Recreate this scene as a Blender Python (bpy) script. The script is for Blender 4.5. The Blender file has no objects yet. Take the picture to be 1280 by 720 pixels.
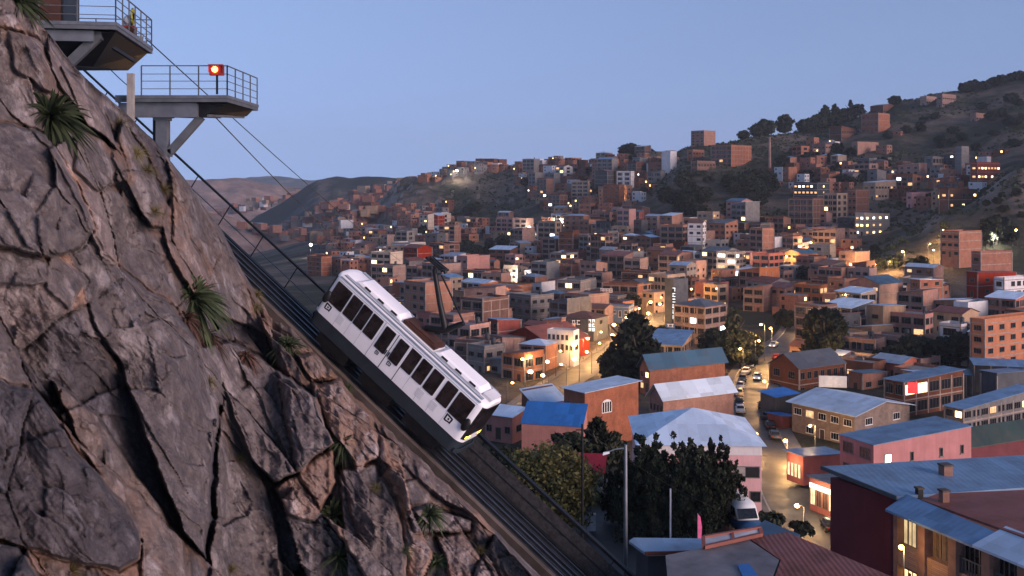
import bpy, bmesh, math, random
import numpy as np
from mathutils import Vector, Matrix
from math import radians as R, sin, cos, pi, sqrt

# ------------------------------------------------------------------ camera, sky, sun, exposure
SC = bpy.context.scene
COL = SC.collection
F, HX, HY = 1300.0, 640.0, 230.0          # focal length and horizon in the photograph's pixels (1280 x 720)
cd = bpy.data.cameras.new('camera')
cam = bpy.data.objects.new('camera', cd); COL.objects.link(cam)
cam.rotation_euler = (R(90), 0, 0)
cd.sensor_width = 36.0; cd.lens = 36.0 * F / 1280.0
cd.shift_y = -(360.0 - HY) / 1280.0
cd.clip_start = 0.5; cd.clip_end = 60000
SC.camera = cam

SUN_EL, SUN_AZ = R(9.0), R(128.0)        # azimuth measured clockwise from the view direction: low, behind and to the right
W = bpy.data.worlds.new('World'); SC.world = W; W.use_nodes = True
nt = W.node_tree; nt.nodes.clear()
sky = nt.nodes.new('ShaderNodeTexSky'); sky.sky_type = 'NISHITA'; sky.sun_disc = False
sky.sun_elevation = SUN_EL; sky.sun_rotation = SUN_AZ; sky.altitude = 3600; sky.air_density = 1.0; sky.dust_density = 1.2; sky.ozone_density = 2.2
tcw = nt.nodes.new('ShaderNodeTexCoord'); mpw = nt.nodes.new('ShaderNodeMapping'); mpw.inputs['Scale'].default_value = (1, 1, .75); mpw.inputs['Location'].default_value = (0, 0, .38)
nrm = nt.nodes.new('ShaderNodeVectorMath'); nrm.operation = 'NORMALIZE'      # the even band well above the yellow horizon fills the whole sky
nt.links.new(tcw.outputs['Generated'], mpw.inputs[0]); nt.links.new(mpw.outputs[0], nrm.inputs[0]); nt.links.new(nrm.outputs[0], sky.inputs[0])
mixc = nt.nodes.new('ShaderNodeMix'); mixc.data_type = 'RGBA'; mixc.blend_type = 'MULTIPLY'; mixc.inputs[0].default_value = 1.0
mixc.inputs[7].default_value = (1.29, .97, .88, 1)
bg = nt.nodes.new('ShaderNodeBackground'); bg.inputs[1].default_value = 0.15
wo = nt.nodes.new('ShaderNodeOutputWorld')
nt.links.new(sky.outputs[0], mixc.inputs[6]); nt.links.new(mixc.outputs[2], bg.inputs[0]); nt.links.new(bg.outputs[0], wo.inputs[0])

sl = bpy.data.lights.new('sun', 'SUN'); sl.energy = 1.75; sl.angle = R(32); sl.color = (1.0, 0.73, 0.64)
sun = bpy.data.objects.new('sun', sl); COL.objects.link(sun)
sdir = Vector((sin(SUN_AZ) * cos(SUN_EL), cos(SUN_AZ) * cos(SUN_EL), sin(SUN_EL)))
sun.rotation_euler = (-sdir).to_track_quat('-Z', 'Y').to_euler()
sun.location = (40, -40, 60)

SC.view_settings.view_transform = 'Standard'; SC.view_settings.look = 'None'
SC.view_settings.gamma = 1.0; SC.view_settings.use_curve_mapping = False
SC.view_settings.exposure = 1.36
SC.render.engine = 'CYCLES'
cy = SC.cycles
cy.use_denoising = True
try: cy.denoiser = 'OPENIMAGEDENOISE'
except Exception: pass
cy.max_bounces = 5; cy.diffuse_bounces = 2; cy.glossy_bounces = 2; cy.transmission_bounces = 3; cy.volume_bounces = 0; cy.transparent_max_bounces = 8
cy.caustics_reflective = False; cy.caustics_refractive = False
cy.use_light_tree = True
cy.sample_clamp_indirect = 4.0
SC.render.film_transparent = False

rnd = random.Random(11)

# ------------------------------------------------------------------ helpers
def P(px, py, Y):
    """the point at depth Y seen at pixel (px, py) of the 1280 x 720 photograph"""
    return Vector(((px - HX) / F * Y, Y, (HY - py) / F * Y))
def pix(v): return (HX + F * v[0] / v[1], HY - F * v[2] / v[1])

def tag(o, label=None, cat=None, group=None, kind=None):
    if label: o['label'] = label
    if cat: o['category'] = cat
    if group: o['group'] = group
    if kind: o['kind'] = kind
    return o
def empty(name, loc=(0, 0, 0), rz=0.0, label=None, cat=None, group=None):
    o = bpy.data.objects.new(name, None); COL.objects.link(o)
    o.location = loc; o.rotation_euler = (0, 0, rz); o.empty_display_size = 0.3
    return tag(o, label, cat, group)
def link(name, me, parent=None, loc=None, rz=None):
    o = bpy.data.objects.new(name, me); COL.objects.link(o)
    if parent: o.parent = parent
    if loc is not None: o.location = loc
    if rz is not None: o.rotation_euler = (0, 0, rz)
    return o
def copy_tree(o, parent=None):
    c = o.copy(); COL.objects.link(c)
    if parent: c.parent = parent
    for ch in list(o.children): copy_tree(ch, c)
    return c

class MB:
    """collects boxes, bars, prisms and tubes into ONE mesh"""
    def __init__(s): s.v = []; s.f = []; s.m = []; s.sm = []
    def add(s, vs, fs, m=0, smooth=False):
        n = len(s.v); s.v += [tuple(v) for v in vs]
        for f in fs: s.f.append([i + n for i in f]); s.m.append(m); s.sm.append(smooth)
        return s
    def box(s, a, b, m=0):
        (x0, y0, z0), (x1, y1, z1) = a, b
        if x0 > x1: x0, x1 = x1, x0
        if y0 > y1: y0, y1 = y1, y0
        if z0 > z1: z0, z1 = z1, z0
        vs = [(x0,y0,z0),(x1,y0,z0),(x1,y1,z0),(x0,y1,z0),(x0,y0,z1),(x1,y0,z1),(x1,y1,z1),(x0,y1,z1)]
        return s.add(vs, [(0,3,2,1),(4,5,6,7),(0,1,5,4),(1,2,6,5),(2,3,7,6),(3,0,4,7)], m)
    def hexa(s, vs, m=0):
        """eight corners, bottom ring then top ring"""
        return s.add(vs, [(0,3,2,1),(4,5,6,7),(0,1,5,4),(1,2,6,5),(2,3,7,6),(3,0,4,7)], m)
    def bar(s, a, b, w, h=None, m=0, up=(0,0,1)):
        a, b = Vector(a), Vector(b); h = h or w; d = (b - a).normalized(); u = Vector(up)
        if abs(d.dot(u)) > .98: u = Vector((0, 1, 0))
        x = d.cross(u).normalized() * w / 2; z = x.cross(d).normalized() * h / 2
        return s.hexa([a-x-z, a+x-z, b+x-z, b-x-z, a-x+z, a+x+z, b+x+z, b-x+z], m)
    def tube(s, pts, r, n=8, m=0, caps=True):
        pts = [Vector(p) for p in pts]; rs = r if isinstance(r, (list, tuple)) else [r] * len(pts)
        vs = []; k = len(pts)
        for i, p in enumerate(pts):
            d = (pts[min(i+1, k-1)] - pts[max(i-1, 0)]).normalized()
            u = Vector((0,0,1)) if abs(d.z) < .95 else Vector((1,0,0))
            x = d.cross(u).normalized(); y = x.cross(d).normalized()
            for j in range(n):
                t = 2*pi*j/n; vs.append(p + x*cos(t)*rs[i] + y*sin(t)*rs[i])
        fs = [(i*n+j, i*n+(j+1)%n, (i+1)*n+(j+1)%n, (i+1)*n+j) for i in range(k-1) for j in range(n)]
        s.add(vs, fs, m, True)
        if caps: s.add(vs[:n], [tuple(range(n))[::-1]], m); s.add(vs[-n:], [tuple(range(n))], m)
        return s
    def prism(s, poly, axis_a, axis_b, off0, off1, m=0):
        """2-D polygon in axes a,b (vectors) swept from off0 to off1 (vectors)"""
        A, B = Vector(axis_a), Vector(axis_b); o0, o1 = Vector(off0), Vector(off1); n = len(poly)
        vs = [o0 + A*p[0] + B*p[1] for p in poly] + [o1 + A*p[0] + B*p[1] for p in poly]
        fs = [tuple(range(n))[::-1], tuple(range(n, 2*n))] + [(i, (i+1)%n, n+(i+1)%n, n+i) for i in range(n)]
        return s.add(vs, fs, m)
    def blob(s, c, r, n=6, k=4, m=0):
        c = Vector(c); vs = []; r = r if isinstance(r, (list, tuple)) else (r, r, r)
        for i in range(k+1):
            th = pi*i/k
            for j in range(n):
                ph = 2*pi*j/n; vs.append(c + Vector((r[0]*sin(th)*cos(ph), r[1]*sin(th)*sin(ph), r[2]*cos(th))))
        fs = [(i*n+j, (i+1)*n+j, (i+1)*n+(j+1)%n, i*n+(j+1)%n) for i in range(k) for j in range(n)]
        return s.add(vs, fs, m, True)
    def mesh(s, name, mats):
        me = bpy.data.meshes.new(name); me.from_pydata(s.v, [], s.f)
        for mt in (mats if isinstance(mats, (list, tuple)) else [mats]): me.materials.append(mt)
        me.polygons.foreach_set('material_index', s.m); me.polygons.foreach_set('use_smooth', s.sm)
        bm = bmesh.new(); bm.from_mesh(me); bmesh.ops.recalc_face_normals(bm, faces=bm.faces); bm.to_mesh(me); bm.free()
        me.update(); return me
    def build(s, name, mats, parent=None, loc=None, rz=None):
        return link(name, s.mesh(name, mats), parent, loc, rz)

def np_mesh(name, verts, quads, mats, smooth=True, mi=None):
    verts = np.asarray(verts, dtype=np.float32); quads = np.asarray(quads, dtype=np.int32); k = quads.shape[1]
    me = bpy.data.meshes.new(name)
    me.vertices.add(len(verts)); me.vertices.foreach_set('co', verts.ravel())
    me.loops.add(quads.size); me.loops.foreach_set('vertex_index', quads.ravel())
    me.polygons.add(len(quads)); me.polygons.foreach_set('loop_start', np.arange(0, quads.size, k, dtype=np.int32))
    for mt in (mats if isinstance(mats, (list, tuple)) else [mats]): me.materials.append(mt)
    if mi is not None: me.polygons.foreach_set('material_index', np.asarray(mi, dtype=np.int32))
    me.polygons.foreach_set('use_smooth', np.full(len(quads), smooth, dtype=bool))
    me.update(calc_edges=True); me.validate(); return me
def grid_quads(nr, nc):
    i = np.arange(nr - 1)[:, None] * nc + np.arange(nc - 1)[None, :]
    return np.stack([i, i + 1, i + nc + 1, i + nc], -1).reshape(-1, 4)
def attr(me, name, vals):
    a = me.attributes.new(name, 'FLOAT', 'POINT'); a.data.foreach_set('value', np.asarray(vals, dtype=np.float32).ravel())

# numpy noise
def _h(ix, iy, s):
    n = (ix.astype(np.int64) * 374761393 + iy.astype(np.int64) * 668265263 + s * 974634541) & 0xffffffff
    n = ((n ^ (n >> 13)) * 1274126177) & 0xffffffff
    n = ((n ^ (n >> 16)) * 2246822519) & 0xffffffff
    return ((n ^ (n >> 15)) & 0xffffff) / float(0xffffff)
def vnoise(x, y, s=0):
    x = np.asarray(x, float); y = np.asarray(y, float)
    ix = np.floor(x); iy = np.floor(y); fx = x - ix; fy = y - iy
    fx = fx*fx*fx*(fx*(fx*6-15)+10); fy = fy*fy*fy*(fy*(fy*6-15)+10)
    a = _h(ix, iy, s); b = _h(ix+1, iy, s); c = _h(ix, iy+1, s); d = _h(ix+1, iy+1, s)
    return (a*(1-fx)+b*fx)*(1-fy) + (c*(1-fx)+d*fx)*fy
def fbm(x, y, s=0, o=5, g=.5):
    t = 0; a = 1; n = 0
    for k in range(o): t = t + a*(vnoise(x, y, s+k*17)-.5)*2; n += a; a *= g; x = x*2.03+11.3; y = y*2.03+5.7
    return t / n
def worley(x, y, s=0, jit=.9):
    """nearest and second distance, and three random numbers and the offset to the nearest seed"""
    ix = np.floor(x); iy = np.floor(y); d1 = np.full(x.shape, 9.); d2 = d1.copy()
    ox = np.zeros(x.shape); oy = ox.copy(); ra = ox.copy(); rb = ox.copy(); rc = ox.copy()
    for a in (-1, 0, 1):
        for b in (-1, 0, 1):
            cx = ix+a; cyy = iy+b
            px = cx + .5 + jit*(_h(cx, cyy, s)-.5); py = cyy + .5 + jit*(_h(cx, cyy, s+7)-.5)
            dx = x-px; dy = y-py; d = np.sqrt(dx*dx+dy*dy)
            n = d < d1
            d2 = np.where(n, d1, np.minimum(d2, d)); d1 = np.where(n, d, d1)
            ox = np.where(n, dx, ox); oy = np.where(n, dy, oy)
            ra = np.where(n, _h(cx, cyy, s+21), ra); rb = np.where(n, _h(cx, cyy, s+33), rb); rc = np.where(n, _h(cx, cyy, s+45), rc)
    return d1, d2, ox, oy, ra, rb, rc
def sstep(a, b, x):
    t = np.clip((x-a)/(b-a), 0, 1); return t*t*(3-2*t)

# ------------------------------------------------------------------ materials
def nodes(name):
    m = bpy.data.materials.new(name); m.use_nodes = True; n = m.node_tree
    return m, n, n.nodes['Principled BSDF']
def ramp(n, fac, stops):
    r = n.nodes.new('ShaderNodeValToRGB'); e = r.color_ramp.elements
    while len(e) < len(stops): e.new(.5)
    for i, (p, c) in enumerate(stops): e[i].position = p; e[i].color = (*c, 1)
    n.links.new(fac, r.inputs[0]); return r.outputs[0]
def texco(n, kind='Object', scale=(1,1,1), rot=(0,0,0), rand=False):
    t = n.nodes.new('ShaderNodeTexCoord'); mp = n.nodes.new('ShaderNodeMapping')
    mp.inputs['Scale'].default_value = scale; mp.inputs['Rotation'].default_value = rot
    n.links.new(t.outputs[kind], mp.inputs[0])
    if rand:
        oi = n.nodes.new('ShaderNodeObjectInfo'); ml = n.nodes.new('ShaderNodeMath'); ml.operation = 'MULTIPLY'; ml.inputs[1].default_value = 97.0
        n.links.new(oi.outputs['Random'], ml.inputs[0]); n.links.new(ml.outputs[0], mp.inputs['Location'])
    return mp.outputs[0]
def noise(n, vec, scale, detail=6, rough=.6):
    t = n.nodes.new('ShaderNodeTexNoise'); t.inputs['Scale'].default_value = scale; t.inputs['Detail'].default_value = detail; t.inputs['Roughness'].default_value = rough
    if vec: n.links.new(vec, t.inputs['Vector'])
    return t.outputs['Fac']
def mixrgb(n, a, b, fac, mode='MIX'):
    x = n.nodes.new('ShaderNodeMix'); x.data_type = 'RGBA'; x.blend_type = mode
    for v, i in ((fac, 0), (a, 6), (b, 7)):
        if hasattr(v, 'node'): n.links.new(v, x.inputs[i])
        elif i == 0: x.inputs[0].default_value = v
        else: x.inputs[i].default_value = (*v, 1)
    return x.outputs[2]
def math_(n, op, a, b=None):
    x = n.nodes.new('ShaderNodeMath'); x.operation = op
    for v, i in ((a, 0), (b, 1)):
        if v is None: continue
        if hasattr(v, 'node'): n.links.new(v, x.inputs[i])
        else: x.inputs[i].default_value = v
    return x.outputs[0]
def bump(n, b, h, strength=.4, dist=.05):
    x = n.nodes.new('ShaderNodeBump'); x.inputs['Strength'].default_value = strength; x.inputs['Distance'].default_value = dist
    n.links.new(h, x.inputs['Height']); n.links.new(x.outputs[0], b.inputs['Normal']); return x

def plain(name, col, rough=.6, metal=0.0, var=.25, scale=3.0, rand=True, bmp=0.0, spec=.3):
    m, n, b = nodes(name); vec = texco(n, rand=rand)
    f = noise(n, vec, scale); lo = tuple(c*(1-var) for c in col); hi = tuple(min(1, c*(1+var)) for c in col)
    c = ramp(n, f, [(.3, lo), (.7, hi)]); n.links.new(c, b.inputs['Base Color'])
    b.inputs['Roughness'].default_value = rough; b.inputs['Metallic'].default_value = metal; b.inputs['Specular IOR Level'].default_value = spec
    if bmp: bump(n, b, noise(n, vec, scale*6), bmp)
    return m
def facade(name, col, brick=True, hue=.5, grime=.35, bw=.26, rough=.85, vary=.3):
    """wall: brick courses or plaster, broad weathering and rain streaks; the tone varies from house to house"""
    m, n, b = nodes(name); vec = texco(n, rand=True); vec0 = texco(n)
    oi = n.nodes.new('ShaderNodeObjectInfo')
    f = noise(n, vec, .5, 5, .65)
    lo = tuple(c*(1-grime) for c in col)
    c = ramp(n, f, [(.3, lo), (.62, col)])
    if brick:
        g = n.nodes.new('ShaderNodeNewGeometry'); sx = n.nodes.new('ShaderNodeSeparateXYZ'); n.links.new(vec0, sx.inputs[0])
        cb = n.nodes.new('ShaderNodeCombineXYZ'); ad = math_(n, 'ADD', sx.outputs[0], sx.outputs[1])
        n.links.new(ad, cb.inputs[0]); n.links.new(sx.outputs[2], cb.inputs[1])
        t = n.nodes.new('ShaderNodeTexBrick'); t.inputs['Scale'].default_value = 1.0; t.inputs['Brick Width'].default_value = bw; t.inputs['Row Height'].default_value = bw*.55
        t.inputs['Mortar Size'].default_value = .012; t.inputs['Color1'].default_value = (.78,.78,.78,1); t.inputs['Color2'].default_value = (1.1,1.05,1.0,1); t.inputs['Mortar'].default_value = (.9,1.05,1.15,1)
        n.links.new(cb.outputs[0], t.inputs[0])
        c = mixrgb(n, c, t.outputs[0], .8, 'MULTIPLY')
        bump(n, b, t.outputs['Fac'], -.25, .01)
    st = noise(n, texco(n, scale=(1.2, 1.2, .12), rand=True), 1.0, 5, .7)
    c = mixrgb(n, c, ramp(n, st, [(.35, (.55,.52,.52)), (.6, (1,1,1))]), .32, 'MULTIPLY')
    hs = n.nodes.new('ShaderNodeHueSaturation')
    n.links.new(math_(n, 'ADD', math_(n, 'MULTIPLY', oi.outputs['Random'], vary), 1.0 - vary*.6), hs.inputs['Value'])
    fr = math_(n, 'FRACT', math_(n, 'MULTIPLY', oi.outputs['Random'], 17.3))
    n.links.new(math_(n, 'ADD', math_(n, 'MULTIPLY', fr, .5), .7), hs.inputs['Saturation'])
    n.links.new(c, hs.inputs['Color']); n.links.new(hs.outputs[0], b.inputs['Base Color'])
    b.inputs['Roughness'].default_value = rough; b.inputs['Specular IOR Level'].default_value = .2
    return m
def sheet(name, col, rust=(.16,.07,.04), rough=.38, metal=.0, pitch=.13, amount=.5, axis=0, spec=.5, bs=.16, bd=.015):
    """corrugated roofing: ribs, sheet-to-sheet tone and rust or dirt patches"""
    m, n, b = nodes(name); vec = texco(n, rand=True); v0 = texco(n)
    sx = n.nodes.new('ShaderNodeSeparateXYZ'); n.links.new(v0, sx.inputs[0])
    w = math_(n, 'SINE', math_(n, 'MULTIPLY', sx.outputs[axis], 2*pi/pitch))
    pn = n.nodes.new('ShaderNodeTexWhiteNoise'); pn.noise_dimensions = '2D'
    cb = n.nodes.new('ShaderNodeCombineXYZ')
    n.links.new(math_(n, 'FLOOR', math_(n, 'DIVIDE', sx.outputs[axis], 1.1)), cb.inputs[0]); n.links.new(math_(n, 'FLOOR', math_(n, 'DIVIDE', sx.outputs[1-axis], 3.1)), cb.inputs[1])
    n.links.new(cb.outputs[0], pn.inputs['Vector'])
    c = ramp(n, pn.outputs['Value'], [(0, tuple(x*.8 for x in col)), (1, tuple(min(1, x*1.12) for x in col))])
    f = noise(n, vec, .45, 7, .68)
    c = mixrgb(n, c, rust, math_(n, 'MULTIPLY', ramp(n, f, [(.5, (0,0,0)), (.72, (1,1,1))]), amount))
    hs = n.nodes.new('ShaderNodeHueSaturation'); oi = n.nodes.new('ShaderNodeObjectInfo')
    n.links.new(math_(n, 'ADD', math_(n, 'MULTIPLY', oi.outputs['Random'], .4), .75), hs.inputs['Value'])
    n.links.new(c, hs.inputs['Color']); n.links.new(hs.outputs[0], b.inputs['Base Color'])
    n.links.new(ramp(n, f, [(.4, (rough,)*3), (.75, (min(1, rough+.35),)*3)]), b.inputs['Roughness'])
    b.inputs['Metallic'].default_value = metal; b.inputs['Specular IOR Level'].default_value = spec
    bump(n, b, w, bs, bd)
    return m
def emit(name, col, strength):
    m, n, b = nodes(name); b.inputs['Base Color'].default_value = (.02,.02,.02,1)
    vec = texco(n, rand=True); f = noise(n, vec, 1.3, 3)
    n.links.new(ramp(n, f, [(.3, tuple(c*.45 for c in col)), (.65, col)]), b.inputs['Emission Color']); b.inputs['Emission Strength'].default_value = strength
    return m
M = {}
# ------------------------------------------------------------------ track line in space
TD = Vector((.70, -.30, -.565)).normalized()                 # down the track
TL = Vector((.3939, .9191, 0)).normalized()                  # level, across the track, away from the viewer
TN = TL.cross(TD).normalized()
if TN.z < 0: TN = -TN
T0 = P(500, 455, 50.0) - TN * 1.75                           # rail top under the middle of the car
def T(s, l=0.0, n=0.0): return T0 + TD * s + TL * l + TN * n

# ------------------------------------------------------------------ rock material
def rock_mat():
    m, n, b = nodes('rock'); geo = texco(n)
    at = n.nodes.new('ShaderNodeAttribute'); at.attribute_name = 'stain'
    at2 = n.nodes.new('ShaderNodeAttribute'); at2.attribute_name = 'slab'
    f1 = noise(n, geo, .35, 8, .62); f2 = noise(n, geo, 2.2, 9, .68); f3 = noise(n, texco(n, scale=(1.0,1.0,1.0), rot=(.3,.5,.2)), 9.0, 6, .7)
    grey = ramp(n, f2, [(.22, (.046,.039,.041)), (.45, (.096,.080,.080)), (.62, (.148,.124,.119)), (.85, (.25,.218,.21))])
    brown = ramp(n, f2, [(.2, (.055,.035,.027)), (.5, (.172,.108,.079)), (.8, (.285,.192,.148))])
    fac = math_(n, 'ADD', math_(n, 'MULTIPLY', at.outputs['Fac'], .9), math_(n, 'SUBTRACT', math_(n, 'MULTIPLY', f1, 1.5), .72))
    c = mixrgb(n, grey, brown, ramp(n, fac, [(.25, (0,0,0)), (.85, (1,1,1))]))
    # pale mineral runs down the slabs, dark lichen
    st = noise(n, texco(n, scale=(1.6,.8,.35), rot=(0,R(-38),R(-20))), 1.0, 7, .7)
    c = mixrgb(n, c, (.36,.32,.32), math_(n, 'MULTIPLY', ramp(n, st, [(.52, (0,0,0)), (.70, (1,1,1))]), .8))
    lc = noise(n, texco(n, scale=(1,1,1)), .9, 8, .75)
    c = mixrgb(n, c, (.028,.030,.036), math_(n, 'MULTIPLY', ramp(n, lc, [(.54, (0,0,0)), (.68, (1,1,1))]), .75))
    sp = n.nodes.new('ShaderNodeTexVoronoi'); sp.inputs['Scale'].default_value = 5.0; n.links.new(geo, sp.inputs['Vector'])
    c = mixrgb(n, c, (.34,.32,.31), math_(n, 'MULTIPLY', ramp(n, math_(n, 'ADD', sp.outputs['Distance'], math_(n,'MULTIPLY',f3,.35)), [(.22, (1,1,1)), (.30, (0,0,0))]), .35))
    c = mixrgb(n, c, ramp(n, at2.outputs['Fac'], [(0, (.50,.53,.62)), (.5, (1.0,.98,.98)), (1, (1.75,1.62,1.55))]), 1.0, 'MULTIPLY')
    n.links.new(c, b.inputs['Base Color']); b.inputs['Roughness'].default_value = .82; b.inputs['Specular IOR Level'].default_value = .25
    cr = n.nodes.new('ShaderNodeTexVoronoi'); cr.feature = 'DISTANCE_TO_EDGE'; cr.inputs['Scale'].default_value = 1.1
    wv = mixrgb(n, geo, noise(n, geo, 1.5, 4), .25); n.links.new(texco(n, scale=(1.3,.9,.6), rot=(.2,.6,.1)), cr.inputs['Vector'])
    crk = ramp(n, cr.outputs['Distance'], [(0, (0,0,0)), (.035, (1,1,1))])
    h = math_(n, 'ADD', math_(n, 'ADD', math_(n, 'MULTIPLY', f2, .8), math_(n, 'MULTIPLY', f3, .45)), math_(n, 'MULTIPLY', crk, .12))
    bump(n, b, h, .8, .18)
    return m
M['rock'] = rock_mat()

# ------------------------------------------------------------------ cliff
NC, NR = 600, 560
SLABS = [  # outline in photo pixels, raise in metres, tilt (per 100 px in x, y), stain, tone
 ([(-60,470),(38,488),(92,560),(150,628),(172,668),(172,704),(150,714),(60,690),(-60,652)], 3.2, (.5,-.2), -.5, .08),
 ([(-60,664),(24,680),(52,722),(60,790),(-60,790)], 3.0, (0,0), -.6, .2),
 ([(66,196),(130,318),(206,372),(244,424),(276,476),(262,600),(258,700),(228,664),(172,520),(120,400),(84,300)], 1.9, (.5,.25), -.35, .42),
 ([(-60,140),(58,166),(118,286),(104,312),(70,326),(-60,300)], 2.2, (.3,.2), -.4, .5),
 ([(-60,306),(66,330),(74,352),(40,360),(-60,350)], 1.0, (0,.2), -.2, .45),
 ([(64,316),(112,352),(96,372),(88,392),(60,360)], .9, (0,0), .1, .6),
 ([(246,438),(290,430),(352,470),(402,500),(420,558),(384,586),(342,606),(306,566),(262,486)], 2.4, (.35,.3), -.4, .62),
 ([(340,612),(420,562),(418,602),(394,646),(360,640)], 1.3, (0,-.4), .55, .75),
 ([(150,150),(176,190),(206,262),(200,284),(184,280),(160,238),(140,196)], 1.8, (.2,.2), .2, .5),
 ([(96,160),(150,190),(158,222),(120,240),(92,214)], 1.3, (0,.1), .3, .5),
 ([(10,40),(60,60),(96,130),(60,110),(20,90)], 1.0, (0,0), .3, .5),
 ([(60,40),(120,130),(150,190),(110,160),(70,90)], 1.4, (.2,.1), -.4, .85),
 ([(372,446),(420,440),(424,470),(392,478)], 1.3, (0,0), .5, .7),
 ([(392,482),(436,474),(466,520),(472,572),(446,588),(404,520)], 1.7, (.2,-.1), .6, .7),
 ([(424,588),(470,580),(500,640),(520,790),(440,790)], 1.3, (.2,0), .1, .6),
 ([(514,640),(540,628),(592,648),(590,660),(520,664)], 1.5, (0,-.3), -.3, .8),
 ([(546,668),(580,662),(612,720),(640,790),(570,790)], 1.2, (.1,0), .4, .85),
 ([(474,520),(540,566),(610,640),(596,640),(540,610),(486,570)], 1.0, (.2,0), .4, .6),
 ([(606,640),(650,660),(700,720),(760,790),(660,790)], 1.0, (.1,0), .0, .55),
 ([(276,470),(306,560),(340,640),(350,720),(300,790),(262,720),(268,600)], .7, (.1,.1), .35, .45),
 ([(60,480),(120,520),(176,600),(226,670),(240,790),(180,790),(174,680),(120,590)], .8, (.2,0), .4, .55),
 ([(210,250),(250,330),(262,352),(240,368),(214,330),(196,280)], .9, (0,.2), .5, .7),
]
def poly_sd(x, y, poly):
    """signed distance, positive inside"""
    d = np.full(x.shape, 1e9); ins = np.zeros(x.shape, bool); n = len(poly)
    for i in range(n):
        ax, ay = poly[i]; bx, by = poly[(i+1) % n]
        ex, ey = bx-ax, by-ay; t = np.clip(((x-ax)*ex+(y-ay)*ey)/(ex*ex+ey*ey), 0, 1)
        d = np.minimum(d, np.hypot(x-ax-t*ex, y-ay-t*ey))
        c = ((ay > y) != (by > y)) & (x < (bx-ax)*(y-ay)/((by-ay) if by != ay else 1e-9)+ax)
        ins ^= c
    return np.where(ins, d, -d)

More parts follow.
